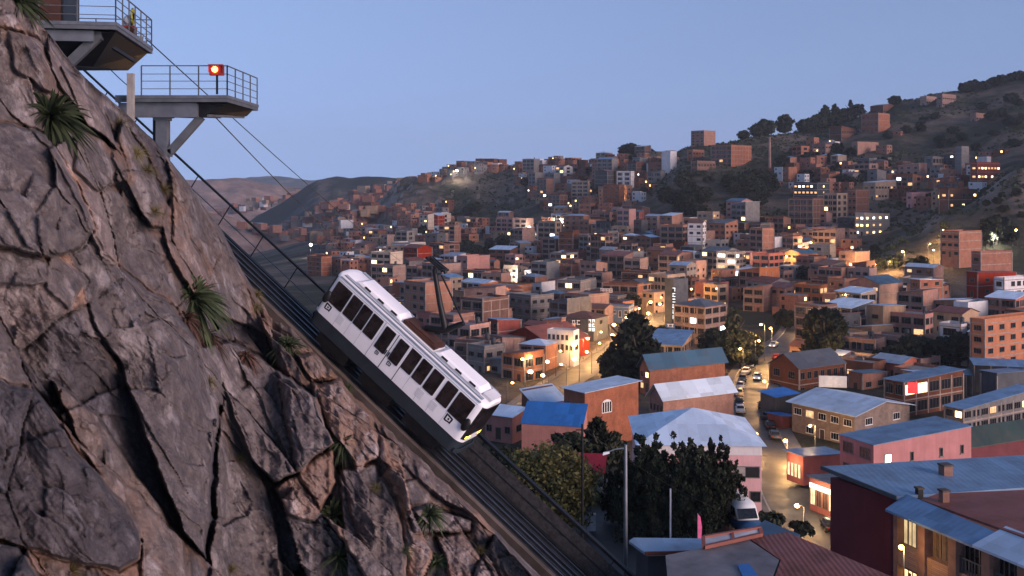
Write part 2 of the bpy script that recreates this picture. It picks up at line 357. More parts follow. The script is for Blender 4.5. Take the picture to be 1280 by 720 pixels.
def make_cliff():
    ss = np.linspace(-46, 30, 400)
    bl = np.array([[*T(s, -1.36, -.50)] for s in ss])
    bpx = HX + F*bl[:,0]/bl[:,1]; bpy_ = HY - F*bl[:,2]/bl[:,1]; bY = bl[:,1]
    u = np.linspace(-150, 900, NC)
    bu = np.interp(u, bpx, bpy_); bq = 1/np.interp(u, bpx, bY)
    cx = [-150,20,60,100,130,165,190,215,240,262,300,330]; cyy = [-190,0,42,92,118,150,172,203,238,268,312,348]
    crest = np.interp(u, cx, cyy) + 5*fbm(u/30, u*0, 3, 4)
    k = sstep(330, 270, u); top = crest*k + bu*(1-k); top = np.minimum(top, bu + 2) - sstep(270, 330, u)*(7 + 9*fbm(u/26, u*0, 23, 4) + 3*fbm(u/7, u*0, 24, 3))*sstep(720, 480, u)
    bY2 = np.minimum(1/bq - .35, np.interp(u, [-150,60,110,165,215,262,330,420], [34.5,36.5,39,43.2,45.6,50,55,80])); bq = 1/bY2
    v = np.linspace(0, 1, NR)[:, None]
    X = np.repeat(u[None], NR, 0); Yp = top[None] + (np.maximum(800, top[None]+60) - top[None])*v
    t = Yp - top[None]
    q = bq[None] + 2.56e-5*t
    # warp for natural outlines
    wx = X + 9*fbm(X/80, Yp/80, 5, 3) + 2.2*fbm(X/14, Yp/14, 6, 3); wy = Yp + 9*fbm(X/80, Yp/80, 8, 3) + 2.2*fbm(X/14, Yp/14, 9, 3)
    a = (wx*.56 + wy*.83); c = (wx*.83 - wy*.56)            # along the slabs' dip and across it
    disp = 1.1*fbm(X/210, Yp/260, 2, 4)
    stain = np.zeros_like(X); tone = np.full_like(X, .5)
    # bedding: big slanting slabs, then blocks, then chips
    for sc, an, amp, tl, seed, gap in ((180, 3.0, 1.6, 4.3, 40, .012), (74, 3.2, .65, 2.2, 50, .013), (27, 2.6, .30, 1.5, 60, .03), (10, 2.0, .10, .30, 70, .05)):
        d1, d2, ox, oy, r1, r2, r3 = worley(c/sc, a/(sc*an), seed)
        pl = (r1-.5)*2*amp + (ox*(r2-.35)*1.6 + oy*(r3-.55)*1.6)*tl
        e = d2 - d1
        if sc < 30: msk = sstep(.30, .62, vnoise(X/90, Yp/90, seed+3))
        else: msk = 1.0
        disp += pl*msk - msk*amp*(.16+.3*r3)*np.exp(-(e/gap)**2)
        if sc > 20: stain += .30*np.exp(-(e/(gap*3))**2)*(1 if sc > 40 else .5); tone += (r1-.5)*(.9 if sc > 100 else .55 if sc > 30 else .2); stain += (r3-.5)*(.9 if sc > 100 else .8 if sc > 30 else .3)
    disp0 = disp.copy()
    for poly, raise_, (tx, ty), stn, tn in SLABS:
        sd = poly_sd(wx, wy, poly); k = sstep(-1.2, 2.2, sd); cx = np.mean([p[0] for p in poly]); cyy = np.mean([p[1] for p in poly])
        body = .85*raise_ + 2.6*tx*(X-cx)/100 + 2.6*ty*(Yp-cyy)/100 + .10*raise_*np.sqrt(np.clip(sd, 0, 40)/40) + .35*disp0
        edge = np.exp(-((sd+2.2)/1.6)**2)
        disp = disp*(1-.72*k) + body*k - .22*edge*min(1.5, raise_)
        stain = stain*(1-.8*k) + stn*k + .5*np.exp(-((sd+5)/6.0)**2)
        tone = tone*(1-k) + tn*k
    rd = 1-np.abs(fbm(c/7.0, a/60, 15, 4)*2); disp += .07*(rd-.6) + .07*(1-np.abs(fbm(c/24, a/9, 17, 4)*2))*sstep(.45,.6,vnoise(X/70,Yp/70,19))
    disp += .13*fbm(X/16, Yp/18, 12, 5, .6) + .05*fbm(X/4, Yp/4.5, 13, 4, .6)
    fade = sstep(0, 9, t)
    disp = disp*(.10+.90*fade) - (1-fade)*.25
    low = 1/q
    Y = low - disp*np.clip(low/38, .6, 1.4)
    P3 = np.stack([(X-HX)/F*Y, Y, (HY-Yp)/F*Y], -1)
    # the back of the rib behind and under the track
    rows = []
    for l, dn in ((.12, -.5), (.5, -1.7), (1.1, -3.2), (3.2, -4.4), (5.5, -9), (8, -22), (11, -40)):
        rows.append(P3[0] + np.array(TL)*l + np.array([0,0,1.])*dn + (np.stack([vnoise(u/20, u*0+l, 4), u*0, vnoise(u/15, u*0+l, 5)], -1)-.5)*min(2, abs(l)*.4))
    V = np.concatenate([np.stack(rows[::-1]), P3]); n = len(rows)
    st = np.concatenate([np.zeros((n, NC))+.3, stain]); tn = np.concatenate([np.zeros((n, NC))+.5, tone])
    me = np_mesh('cliff', V.reshape(-1, 3), grid_quads(NR+n, NC), M['rock'])
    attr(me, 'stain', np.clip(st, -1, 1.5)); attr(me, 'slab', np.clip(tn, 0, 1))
    o = link('cliff', me); tag(o, kind='structure')
    return P3, X, Yp
CL3, CLX, CLY = make_cliff()
def cliff_at(px, py):
    i = np.argmin((CLX-px)**2 + (CLY-py)**2); return Vector(CL3.reshape(-1, 3)[i])

# ------------------------------------------------------------------ valley and hill terrain
FLOOR = -44.0
COLS = {   # photo column: (depth, row of the ground there) ..., last = ridge
 300: [(300,421),(420,376),(600,345),(900,330),(1050,318)],
 400: [(300,421),(420,374),(600,338),(850,318),(1000,302)],
 450: [(300,421),(420,374),(600,336),(800,305),(980,262)],
 520: [(300,421),(420,374),(560,340),(720,304),(860,268),(980,224)],
 600: [(300,421),(420,374),(550,342),(700,306),(850,266),(1000,207)],
 700: [(300,421),(420,374),(550,334),(700,284),(850,236),(960,203)],
 800: [(300,421),(410,376),(500,335),(620,276),(720,234),(860,190)],
 880: [(300,421),(410,376),(480,334),(540,296),(630,246),(700,207),(800,180)],
 960: [(300,421),(410,376),(480,330),(540,290),(650,235),(750,185),(830,166)],
 1040: [(300,421),(400,376),(480,328),(540,286),(650,230),(760,188),(880,154)],
 1090: [(300,421),(370,388),(420,350),(450,330),(550,283),(650,228),(770,178),(890,138)],
 1130: [(300,421),(365,388),(410,350),(452,306),(560,276),(650,226),(770,172),(900,124)],
 1200: [(300,421),(360,388),(410,340),(468,262),(560,250),(650,214),(770,164),(900,112)],
 1280: [(300,421),(360,386),(410,334),(480,210),(570,212),(700,176),(900,95)],
 1420: [(300,421),(360,380),(410,320),(480,150),(570,160),(700,140),(900,40)],
}
_cu = np.array(sorted(COLS)); _YY = np.linspace(300, 1050, 251)
_tab = []
for c in _cu:
    p = COLS[c]; ys = [a for a, _ in p]; zs = [(HY-b)/F*a for a, b in p]
    yr, zr = ys[-1], zs[-1]
    ys += [yr*1.06, yr*1.3, yr*1.9]; zs += [zr-1.5, zr-40, zr-140]
    z = np.interp(_YY, ys, zs)
    k = np.ones(9)/9; zp = np.pad(z, 4, mode='edge'); z = np.convolve(zp, k, 'valid')
    _tab.append(z)
_tab = np.array(_tab)
def terrain_z(X, Y):
    X = np.asarray(X, float); Y = np.asarray(Y, float)
    Yc = np.clip(Y, 300, 1050); u = np.clip(HX + F*X/np.maximum(Y, 50), 300, 1420)
    iu = np.clip(np.searchsorted(_cu, u)-1, 0, len(_cu)-2); fu = (u-_cu[iu])/(_cu[iu+1]-_cu[iu]); fu = fu*fu*(3-2*fu)
    iy = np.clip((Yc-300)/3, 0, 249.999); i0 = iy.astype(int); fy = iy-i0
    g = lambda a, b: _tab[a, b]*(1-fy) + _tab[a, b+1]*fy
    z = g(iu, i0)*(1-fu) + g(iu+1, i0)*fu
    z = np.where(Y > 1050, z - (Y-1050)*.12, z)
    hill = sstep(-40, -10, z)
    rough = sstep(420, 700, Y)*hill
    crag = sstep(690, 560, HX + F*X/np.maximum(Y, 50))*sstep(640, 760, Y)
    z = z + crag*rough*(9*(.45-np.abs(fbm(X/70+.3*Y/70, Y/150, 13, 5)*2)) + 4*(.4-np.abs(fbm(X/22, Y/60, 14, 4)*2)))
    z = z + rough*(3.0*fbm(X/60, Y/60, 3, 5) + 1.2*fbm(X/14, Y/14, 4, 4))
    # terrace on which the near car park and the near roofs stand, ending west of the street
    near = sstep(118, 104, Y + .9*np.maximum(0, X-20))*sstep(25, 18.5, X)
    z = np.where(Y < 300, FLOOR, z)
    return z + near*(FLOOR*-1 - 28.0)
def ground(px, py, y0=60, y1=1100):
    """where the view line through a pixel meets the terrain"""
    Y = np.linspace(y0, y1, 3000); z = terrain_z((px-HX)/F*Y, Y); zr = (HY-py)/F*Y
    i = np.argmax(zr < z)
    if not (zr < z).any(): return None
    y = float(Y[i]); return Vector(((px-HX)/F*y, y, float(z[i])))
def gz(x, y): return float(terrain_z(np.array([x]), np.array([y]))[0])

def land_mat():
    m, n, b = nodes('hill_ground'); g = texco(n)
    f1 = noise(n, g, .018, 8, .65); f2 = noise(n, g, .12, 8, .7); f3 = noise(n, g, .9, 6, .7)
    c = ramp(n, f2, [(.25, (.070,.056,.045)), (.5, (.165,.125,.098)), (.72, (.29,.22,.175))])
    c = mixrgb(n, c, (.030,.036,.022), math_(n, 'MULTIPLY', ramp(n, math_(n, 'ADD', f1, math_(n, 'MULTIPLY', f2, .45)), [(.66, (0,0,0)), (.80, (1,1,1))]), .9))
    c = mixrgb(n, c, (.03,.034,.022), math_(n, 'MULTIPLY', ramp(n, f3, [(.56, (0,0,0)), (.66, (1,1,1))]), .6))
    ge = n.nodes.new('ShaderNodeNewGeometry'); sn = n.nodes.new('ShaderNodeSeparateXYZ'); n.links.new(ge.outputs['True Normal'], sn.inputs[0])
    rk = ramp(n, f3, [(.3, (.17,.14,.125)), (.7, (.42,.345,.30))])
    c = mixrgb(n, c, rk, math_(n, 'MULTIPLY', ramp(n, math_(n, 'ADD', sn.outputs[2], math_(n, 'MULTIPLY', f2, .25)), [(.86, (1,1,1)), (1.03, (0,0,0))]), .85))
    n.links.new(c, b.inputs['Base Color']); b.inputs['Roughness'].default_value = .95; b.inputs['Specular IOR Level'].default_value = .1
    bump(n, b, math_(n, 'ADD', f3, math_(n, 'MULTIPLY', f2, 2.0)), .8, 1.2)
    return m
M['land'] = land_mat()
def polar_terrain():
    uu = np.concatenate([np.linspace(-900, 240, 40), np.linspace(260, 1440, 296), np.linspace(1480, 2600, 40)])
    yy = np.concatenate([np.linspace(8, 90, 14), np.linspace(94, 300, 70), np.linspace(303, 1100, 230), np.linspace(1130, 2200, 24)])
    U, Yg = np.meshgrid(uu, yy); Xg = (U-HX)/F*Yg
    Z = terrain_z(Xg, Yg)
    me = np_mesh('ground', np.stack([Xg, Yg, Z], -1).reshape(-1, 3), grid_quads(len(yy), len(uu)), M['land'])
    tag(link('ground', me), kind='structure')
polar_terrain()
# plain that runs under everything to the horizon
s_ = MB(); s_.add([(-9000,-300,-190),(6000,-300,-190),(6000,8800,-190),(-9000,8800,-190)], [(0,1,2,3)])
tag(s_.build('plain', M['land']), kind='structure')

def far_hills(name, mat, Y0, depth, prof, seed, rough):
    """a ridge seen far off: prof = (column, row) of its crest"""
    us = np.array([p[0] for p in prof], float); vs = np.array([p[1] for p in prof], float)
    u = np.linspace(us[0], us[-1], 260); cr = np.interp(u, us, vs)
    t = np.linspace(-1, 1, 70)[:, None]                 # -1 front foot, 0 crest, 1 back foot
    Yg = Y0 + depth*t + u[None]*0; Xg = (u[None]-HX)/F*Y0*(1+.15*t) + 0*t
    zc = (HY-cr)/F*Y0; base = -190.0
    Z = base + (zc-base)[None]*(1-np.abs(t)**1.25)
    env = sstep(1, .8, np.abs(t))
    Z = Z + env*rough*(fbm(Xg/(rough*9), Yg/(rough*9), seed, 6)*sstep(0, .12, np.abs(t)) + .12*fbm(Xg/(rough*1.2), Yg/(rough*1.2), seed+5, 4) - .75*np.abs(fbm(Xg/(rough*5)+3, Yg/(rough*14), seed+9, 4))*sstep(0, .3, np.abs(t)))
    me = np_mesh(name, np.stack([Xg, Yg, Z], -1).reshape(-1, 3), grid_quads(70, 260), mat)
    tag(link(name, me), kind='structure')
def far_mat(name, lo, mid, hi, sc, shrub):
    m, n, b = nodes(name); g = texco(n); f = noise(n, g, sc, 8, .7); f2 = noise(n, g, sc*.9, 7, .7)
    c = ramp(n, f, [(.3, lo), (.5, mid), (.72, hi)])
    c = mixrgb(n, c, (.025,.034,.028), math_(n, 'MULTIPLY', ramp(n, f2, [(.5-shrub*.2, (0,0,0)), (.62-shrub*.2, (1,1,1))]), .85*min(1, shrub*2)))
    n.links.new(c, b.inputs['Base Color']); b.inputs['Roughness'].default_value = .95; b.inputs['Specular IOR Level'].default_value = .05
    return m
M['far_town'] = far_mat('far_slope', (.16,.11,.09), (.32,.21,.17), (.50,.34,.28), .02, .2)
M['far_wood'] = far_mat('far_wood_slope', (.045,.058,.066), (.085,.092,.098), (.34,.24,.20), .010, .55)
far_hills('distant_mountain', M['far_wood'], 6500, 1500, [(-700,250),(100,240),(280,232),(310,221),(350,220),(385,226),(420,224),(520,240),(900,260)], 31, 60)
far_hills('far_hills', M['far_town'], 3000, 700, [(-900,250),(0,236),(200,230),(260,224),(300,223),(330,229),(360,233),(400,236),(470,240),(560,250),(800,262)], 33, 60)
far_hills('wooded_hills', M['far_wood'], 2000, 420, [(200,345),(270,310),(300,288),(322,268),(352,252),(375,238),(397,224),(420,219),(440,221),(470,221),(500,222),(530,226),(600,240),(760,262)], 37, 44)
far_hills('foothill', M['far_town'], 1350, 260, [(60,262),(180,256),(240,262),(290,272),(330,290),(380,302),(430,320),(480,336),(540,350)], 41, 30)
# ------------------------------------------------------------------ metals and paints
M['steel_dark'] = plain('dark_steel', (.020,.021,.024), .45, .6, .3)
M['steel_rail'] = plain('rail_steel', (.16,.17,.19), .28, .9, .25, 1.0)
M['galv'] = plain('galvanised_steel', (.20,.22,.24), .45, .5, .18, 2.0)
M['galv_dark'] = plain('weathered_beam', (.085,.092,.105), .6, .2, .3, 1.5)
M['galv_plat'] = plain('platform_steel', (.115,.125,.145), .5, .3, .25, 1.5)
M['concrete'] = plain('concrete', (.26,.235,.22), .9, 0, .3, 1.2, bmp=.25)
M['concrete_brown'] = plain('stained_concrete', (.085,.066,.057), .95, 0, .4, .8, bmp=.4)
M['ballast'] = plain('ballast', (.055,.052,.054), .95, 0, .7, 7.0, bmp=.8)
M['timber'] = plain('dark_timber', (.035,.030,.028), .9, 0, .4, 3.0)
M['white_paint'] = plain('white_paint', (.80,.78,.80), .32, 0, .05, 1.3, spec=.5)
M['off_white'] = plain('off_white_paint', (.62,.61,.63), .45, 0, .12, 1.3)
M['grey_paint'] = plain('grey_roof_paint', (.30,.33,.38), .5, 0, .15, 1.3)
M['skirt'] = plain('skirt_paint', (.020,.028,.036), .5, 0, .25, 1.5)
M['black'] = plain('black_plastic', (.010,.010,.011), .5, 0, .2)
M['rust_tray'] = plain('rusty_tray', (.055,.022,.015), .75, 0, .4, 2.0)
M['red_paint'] = plain('red_paint', (.20,.02,.015), .5, 0, .3)
M['white_mark'] = plain('white_mark', (.72,.72,.72), .6, 0, .05)
def glass(name, col=(.012,.013,.016), rough=.06, var=.5):
    m, n, b = nodes(name); v = texco(n, rand=True); f = noise(n, v, 1.6, 4)
    n.links.new(ramp(n, f, [(.3, tuple(c*(1-var) for c in col)), (.7, tuple(c*(1+var*1.6) for c in col))]), b.inputs['Base Color'])
    b.inputs['Roughness'].default_value = rough; b.inputs['Specular IOR Level'].default_value = .5; return m
M['glass'] = glass('dark_glass')
M['car_glass'] = glass('tinted_glass', (.014,.010,.011), .05, .7)
M['amber'] = emit('amber_lamp', (1.0, .40, .05), 4.0)
M['signal'] = emit('signal_lens', (1.0, .16, .03), 11.0)

def frame_matrix(o, x, y, z):
    m = Matrix(((x.x, y.x, z.x, o.x), (x.y, y.y, z.y, o.y), (x.z, y.z, z.z, o.z), (0, 0, 0, 1))); return m
def on_plane(px, py, l):
    """(s, n) of the point seen at a pixel on the upright plane that runs along the track at lateral offset l"""
    d = P(px, py, 1.0); k = (T0 + TL*l).dot(TL) / d.dot(TL); p = d*k - T0; return p.dot(TD), p.dot(TN)

# ------------------------------------------------------------------ funicular track
S0, S1 = -44, 26
trk = empty('funicular_track', T(0), label='steep funicular railway track with dark steel rails climbing beside the rock face', cat='railway track')
trk.matrix_world = frame_matrix(T0, TD, TL, TN)
def tb(name, mat, boxes):
    b = MB()
    for a, c in boxes: b.box(a, c)
    return b.build(name, mat, trk)
tb('track_bed', M['ballast'], [((S0,-1.0,-.9),(S1,1.0,-.32))])
_rp = MB().box((-.022,-.022,-.95),(.022,.022,.883)).mesh('rail_post', M['steel_dark'])
tb('kerb_wall', M['concrete_brown'], [((S0,-1.32,-1.8),(S1,-1.02,-.12))])
tb('side_ledge', M['ballast'], [((S0,1.02,-.95),(S1,1.80,-.62))])
for k in range(26): link('rail_post', _rp, trk, (S0+.6+k*2.7, 1.84, 0))
tb('parapet_panel', M['ballast'], [((4.5,1.80,-1.6),(S1,1.86,.62))])
tb('guard_rail', M['steel_dark'], [((S0,1.79,.885),(4.5,1.90,.98)), ((4.5,1.72,.885),(S1,1.96,1.02))])
tb('cable_trough', M['steel_dark'], [((S0,.78,-.315),(S1,.99,-.02))])
tb('handrail', M['steel_rail'], [((S0,1.78,.10),(S1,1.82,.14))])
def railp(l):
    b = MB()
    b.prism([(-.07,-.20),(.07,-.20),(.07,-.17),(.02,-.15),(.02,-.05),(.04,-.03),(.04,0),(-.04,0),(-.04,-.03),(-.02,-.05),(-.02,-.15),(-.07,-.17)], (0,1,0), (0,0,1), (S0,l,0), (S1,l,0))
    return b.build('rail', M['steel_rail'], trk)
for l in (-.82, -.30, .10, .58): railp(l)
slp = MB().box((-.13,-.98,-.31),(.13,.76,-.19)).mesh('sleeper', M['timber'])
for k in range(88): link('sleeper', slp, trk, (S0+.4+k*.79, 0, 0))
hc = MB().tube([(S0,-.1,-.12),(S1,-.1,-.12)], .03, 6).build('haul_cable', M['steel_dark'], trk)

# ------------------------------------------------------------------ funicular car
LOFF = -.24
car = empty('funicular_car', T0, label='white funicular tram car with dark windows descending the steep track', cat='funicular car')
car.matrix_world = frame_matrix(T(0, LOFF), TD, TL, TN)
HWD = 1.06
LC = -1.30                                   # near side
_r0 = on_plane(385, 395, LC); _r1 = on_plane(563, 572, LC); _t0 = on_plane(424, 342, LC); _t1 = on_plane(598, 498, LC)
print('car plane', _r0, _r1, _t0, _t1)
CX0 = min(_r0[0], _t0[0]); CX1 = max(_r1[0], _t1[0]); CZ0 = .5*(_r0[1]+_r1[1]); CZ1 = .5*(_t0[1]+_t1[1]); CLn = CX1-CX0; CH = CZ1-CZ0
print('car', CX0, CX1, CZ0, CZ1)
def loft_body(x0, x1, z0, z1, hw, rc, rt, mat, name, tw=0.10, crown=.10):
    """rounded box: plan corners of radius rc, roof edge radius rt"""
    st = []
    for k in range(7):
        a = pi/2*k/6; st.append((x0 + rc*(1-sin(a)), rc*(1-cos(a))))
    st = st[::-1] if st[0][0] > st[-1][0] else st
    st = sorted(st) ; st2 = st + [(x1 - (x - x0), i) for x, i in reversed(st)]
    b = MB(); rings = []
    for x, ins in st2:
        w = hw - ins; e = ins/rc
        ring = [(-w, z0)]
        for k in range(6):
            a = pi/2*k/5; ring.append((-w + rt - rt*cos(a) + tw*0, z1 - rt + rt*sin(a)))
        ring.append((0, z1 + crown*(1-e*.5)))
        ring += [(-y, z) for y, z in reversed(ring[:-1])]
        rings.append([(x, y, z - (.0 if z < z1-.5 else .06*e)) for y, z in ring])
    n = len(rings[0]); vs = [p for r in rings for p in r]
    fs = [(i*n+j, i*n+(j+1)%n, (i+1)*n+(j+1)%n, (i+1)*n+j) for i in range(len(rings)-1) for j in range(n)]
    b.add(vs, fs, 0, True); b.add(rings[0], [tuple(range(n))]); b.add(rings[-1], [tuple(range(n))])
    o = b.build(name, mat, car)
    try: o.data.set_sharp_from_angle(angle=R(40))
    except Exception: pass
    return o
ZS = CZ0 + CH*.23                             # top of the skirt
loft_body(CX0, CX1, ZS, CZ1, HWD, .42, .26, M['white_paint'], 'body')
loft_body(CX0+.04, CX1-.04, CZ0, ZS-.01, HWD-.03, .42, .05, M['skirt'], 'skirt', crown=0)
b = MB()                                       # gutter and side roof band
for sgn in (-1, 1):
    b.box((CX0+.35, sgn*(HWD-.10), CZ1-.075), (CX1-.35, sgn*(HWD+.015), CZ1-.04)); b.box((CX0+.4, sgn*(HWD-.36), CZ1+.03), (CX1-.4, sgn*(HWD-.16), CZ1+.065))
b.build('gutter', M['grey_paint'], car)
HWD_ = HWD
WZ0, WZ1 = ZS + (CZ1-ZS)*.36, ZS + (CZ1-ZS)*.865
wins = [(.087,.098),(.178,.067),(.247,.062),(.318,.066),(.408,.074),(.500,.070),(.578,.062),(.650,.063),(.725,.066),(.812,.069),(.905,.096)]
def side_window(fc, fw, side, z0, z1, parent, sash=False):
    xa, xb = CX0 + CLn*(fc-fw/2), CX0 + CLn*(fc+fw/2); y = side*HWD
    r = .055; f = MB()
    def rr(x0, x1, za, zb, r):
        pts = []
        for cx, cz, a0 in ((x1-r, zb-r, 0), (x0+r, zb-r, 90), (x0+r, za+r, 180), (x1-r, za+r, 270)):
            for k in range(5): a = R(a0 + 22.5*k); pts.append((cx+r*cos(a), cz+r*sin(a)))
        return pts
    o, i = rr(xa, xb, z0, z1, r), rr(xa+.035, xb-.035, z0+.035, z1-.035, r*.8); n = len(o)
    y0, y1 = y - side*.02, y + side*.022
    vs = [(p[0], y1, p[1]) for p in o] + [(p[0], y1, p[1]) for p in i] + [(p[0], y0, p[1]) for p in o] + [(p[0], y0, p[1]) for p in i]
    fs = []
    for k in range(n):
        q = (k+1) % n; fs += [(k, q, n+q, n+k), (2*n+k, 2*n+q, q, k), (n+k, n+q, 3*n+q, 3*n+k)]
    f.add(vs, fs)
    if sash:
        zz = z0 + (z1-z0)*.30; f.box((xa+.03, y0, zz-.014), (xb-.03, y + side*.018, zz+.014))
    w = f.build('window', M['black'], parent)
    g = MB(); vs = [(p[0], y + side*.008, p[1]) for p in i]; g.add(vs + [(p[0], y - side*.01, p[1]) for p in i], [tuple(range(n))] + [tuple(range(n, 2*n))[::-1]] + [(k, (k+1)%n, n+(k+1)%n, n+k) for k in range(n)])
    g.build('pane', M['car_glass'], w); return w
for side in (-1, 1):
    for i, (fc, fw) in enumerate(wins):
        if i in (4, 5): continue
        side_window(fc, fw, side, WZ0 - (.03 if i in (0, 10) else 0), WZ1, car, i in (1,2,3,9,10))
    for i in (4, 5):                           # two door leaves
        fc, fw = wins[i]; xa, xb = CX0 + CLn*(fc-.045), CX0 + CLn*(fc+.045); y = side*HWD
        d = MB().box((xa+.015, y - side*.01, ZS+.03), (xb-.015, y + side*.016, CZ1-.30)).build('door', M['white_paint'], car)
        w = side_window(fc, fw*.86, side*1.0, WZ0-.12, WZ1-.03, d); w.location = (0, side*.016, 0)
        MB().box((xb-.10 if i == 4 else xa+.05, y + side*.016, ZS+.75), (xb-.05 if i == 4 else xa+.10, y + side*.05, ZS+1.0)).build('handle', M['black'], d)
    b = MB()
    for fx in (.365, .4535, .5455): b.box((CX0+CLn*fx-.018, side*(HWD-.001), ZS+.02), (CX0+CLn*fx+.018, side*(HWD+.012), CZ1-.28))
    b.build('door_seal', M['black'], car)
    b = MB()
    for fx in (.135, .212, .283, .615, .69, .77, .858): b.box((CX0+CLn*fx-.007, side*(HWD-.0025), ZS+.03), (CX0+CLn*fx+.007, side*(HWD+.004), WZ0-.05))
    b.box((CX0+.4, side*(HWD-.0025), WZ1+.075), (CX1-.4, side*(HWD+.004), WZ1+.09))
    b.build('panel_seam', M['grey_paint'], car)
    for fx in (.155, .70, .785): 
        b = MB()
        for k in range(5): b.box((CX0+CLn*fx-.2, side*(HWD-.001), ZS+.28+k*.085), (CX0+CLn*fx+.2, side*(HWD+.01), ZS+.34+k*.085))
        b.build('vent', M['off_white'], car)
    # small dark emblems: one under each end window, one on each door leaf
    for fx, s in ((.065, .24), (.885, .26), (.408, .13), (.49, .15)):
        xc = CX0+CLn*fx; zc = ZS + (CZ1-ZS)*.235; y0, y1 = side*(HWD+(.018 if s < .2 else .0)), side*(HWD+(.025 if s < .2 else .008)); b = MB()
        a, c = sorted((y0, y1))
        def pl(pts): b.prism([(xc+p*s, zc+q*s) for p, q in pts], (1,0,0), (0,0,1), (0,a,0), (0,c,0))
        pl([(-.8,.7),(-.75,-.6),(-.45,-.7),(-.5,.75)]); pl([(-.5,.75),(.75,.6),(.8,.3),(-.45,.42)]); pl([(.5,.35),(.8,.3),(.7,-.65),(.42,-.55)]); pl([(-.45,-.7),(.42,-.55),(.42,-.3),(-.47,-.42)])
        pl([(-.2,.15),(.15,.2),(.2,-.15),(-.1,-.2)])
        b.build('emblem', M['black'], car)
# ends: windscreen, lamps, bumper, mirrors
for e in (1, -1):
    xe = CX1 if e > 0 else CX0
    def endpanel(name, mat, y0, y1, z0, z1, off, parent=car, bow=.42, n=14):
        """a panel that follows the rounded end in plan"""
        vs = []; 
        for k in range(n+1):
            y = y0 + (y1-y0)*k/n; ins = max(0, abs(y)-(HWD-bow)); dx = bow - sqrt(max(0, bow*bow - min(ins, bow)**2))
            for z in (z0, z1):
                for o in (off, off-.06):
                    vs.append((xe + e*(o - dx), y*(1+.012*(o>0)), z))
        fs = []
        for k in range(n):
            a = k*4; c = a+4; fs += [(a, c, c+2, a+2), (a+1, a+3, c+3, c+1), (a, a+1, c+1, c), (a+2, c+2, c+3, a+3)]
        fs += [(0, 2, 3, 1), (n*4, n*4+1, n*4+3, n*4+2)]
        return MB().add(vs, fs).build(name, mat, parent)
    ws = endpanel('windscreen_surround', M['black'], -(HWD-.1), HWD-.1, WZ0-.38, WZ1+.10, .012)
    endpanel('windscreen', M['car_glass'], -(HWD-.17), HWD-.17, WZ0-.10, WZ1+.04, .022, ws)
    for sy in (-1, 1):
        hl = endpanel('headlight', M['black'], sy*.40 if sy > 0 else -(HWD-.1), HWD-.1 if sy > 0 else -.40, ZS+.16, ZS+.44, .012)
        if e > 0:
            for q in (.50, .73): endpanel('bulb', M['amber'], sy*q-.09, sy*q+.09, ZS+.23, ZS+.37, .02, hl, n=4)
        MB().blob((xe - e*.30, sy*(HWD+.06), WZ0+.12), (.20,.12,.34), 10, 7).build('mirror', M['black'], car)
    endpanel('bumper', M['skirt'], -(HWD-.08), HWD-.08, CZ0+.10, CZ0+.32, .09)
# roof: long fairing with slots, hatch, pantograph
zr = CZ1 + .07
def fairing(fa, fb, slots):
    xa, xb = CX0+CLn*fa, CX0+CLn*fb; b = MB()
    prof = [(-.62,0),(-.57,.13),(-.46,.20),(.46,.20),(.57,.13),(.62,0)]
    r0 = [(xa, y, zr+z*.1) for y, z in prof]; r1 = [(xa+.25, y, zr+z) for y, z in prof]; r2 = [(xb-.25, y, zr+z) for y, z in prof]; r3 = [(xb, y, zr+z*.1) for y, z in prof]
    vs = r0+r1+r2+r3; fs = [(i*6+j, i*6+j+1, (i+1)*6+j+1, (i+1)*6+j) for i in range(3) for j in range(5)] + [tuple(range(6)), tuple(range(18, 24))]
    fo = b.add(vs, fs).build('roof_fairing', M['white_paint'], car)
    for q in slots:
        xc = CX0+CLn*q
        for sy in (-1, 1):
            s = MB(); s.hexa([(xc-.20, sy*.62, zr+.03), (xc+.20, sy*.62, zr+.03), (xc+.20, sy*.58, zr+.03), (xc-.20, sy*.58, zr+.03), (xc-.18, sy*.585, zr+.12), (xc+.18, sy*.585, zr+.12), (xc+.18, sy*.53, zr+.12), (xc-.18, sy*.53, zr+.12)])
            s.build('roof_slot', M['black'], fo)
fairing(.10, .40, (.17, .26, .35)); fairing(.63, .93, (.69, .78, .87))
b = MB(); b.box((CX1-.62,-.55,zr-.03),(CX1-.12,.55,zr+.10)); b.build('roof_hatch', M['off_white'], car)
b = MB(); b.box((CX0+CLn*.41,-.52,zr),(CX0+CLn*.62,.52,zr+.16)); b.box((CX0+CLn*.43,-.42,zr+.16),(CX0+CLn*.60,.42,zr+.22)); b.build('pantograph_tray', M['rust_tray'], car)
pg = empty('pantograph'); pg.parent = car
def pp(px, py, l=0.0): s, n = on_plane(px, py, l+LOFF); return (s, l, n)
MB().tube([pp(532,410), pp(557,413), pp(574,406), pp(580,404)], [.15,.17,.14,.11], 8).build('pantograph_base', M['black'], pg)
MB().tube([pp(557,412), pp(550,380), pp(543,337)], [.17,.145,.115], 8).build('lower_arm', M['black'], pg)
MB().tube([pp(580,404), pp(552,344)], .045, 6).build('tie_rod', M['steel_dark'], pg)
b = MB(); 
h0, h1 = pp(537,322), pp(556,338)
b.tube([(h0[0], -.32, h0[2]), h0, (h0[0], .32, h0[2])], .07, 6); b.tube([(h1[0], -.32, h1[2]), h1, (h1[0], .32, h1[2])], .07, 6); b.tube([h0, pp(546,331), h1], .10, 6); b.tube([h1, pp(557,342)], .09, 6)
b.tube([(h0[0], -.3, h0[2]), (h1[0], -.3, h1[2])], .05, 6); b.tube([(h0[0], .3, h0[2]), (h1[0], .3, h1[2])], .05, 6)
b.build('collector_head', M['black'], pg)
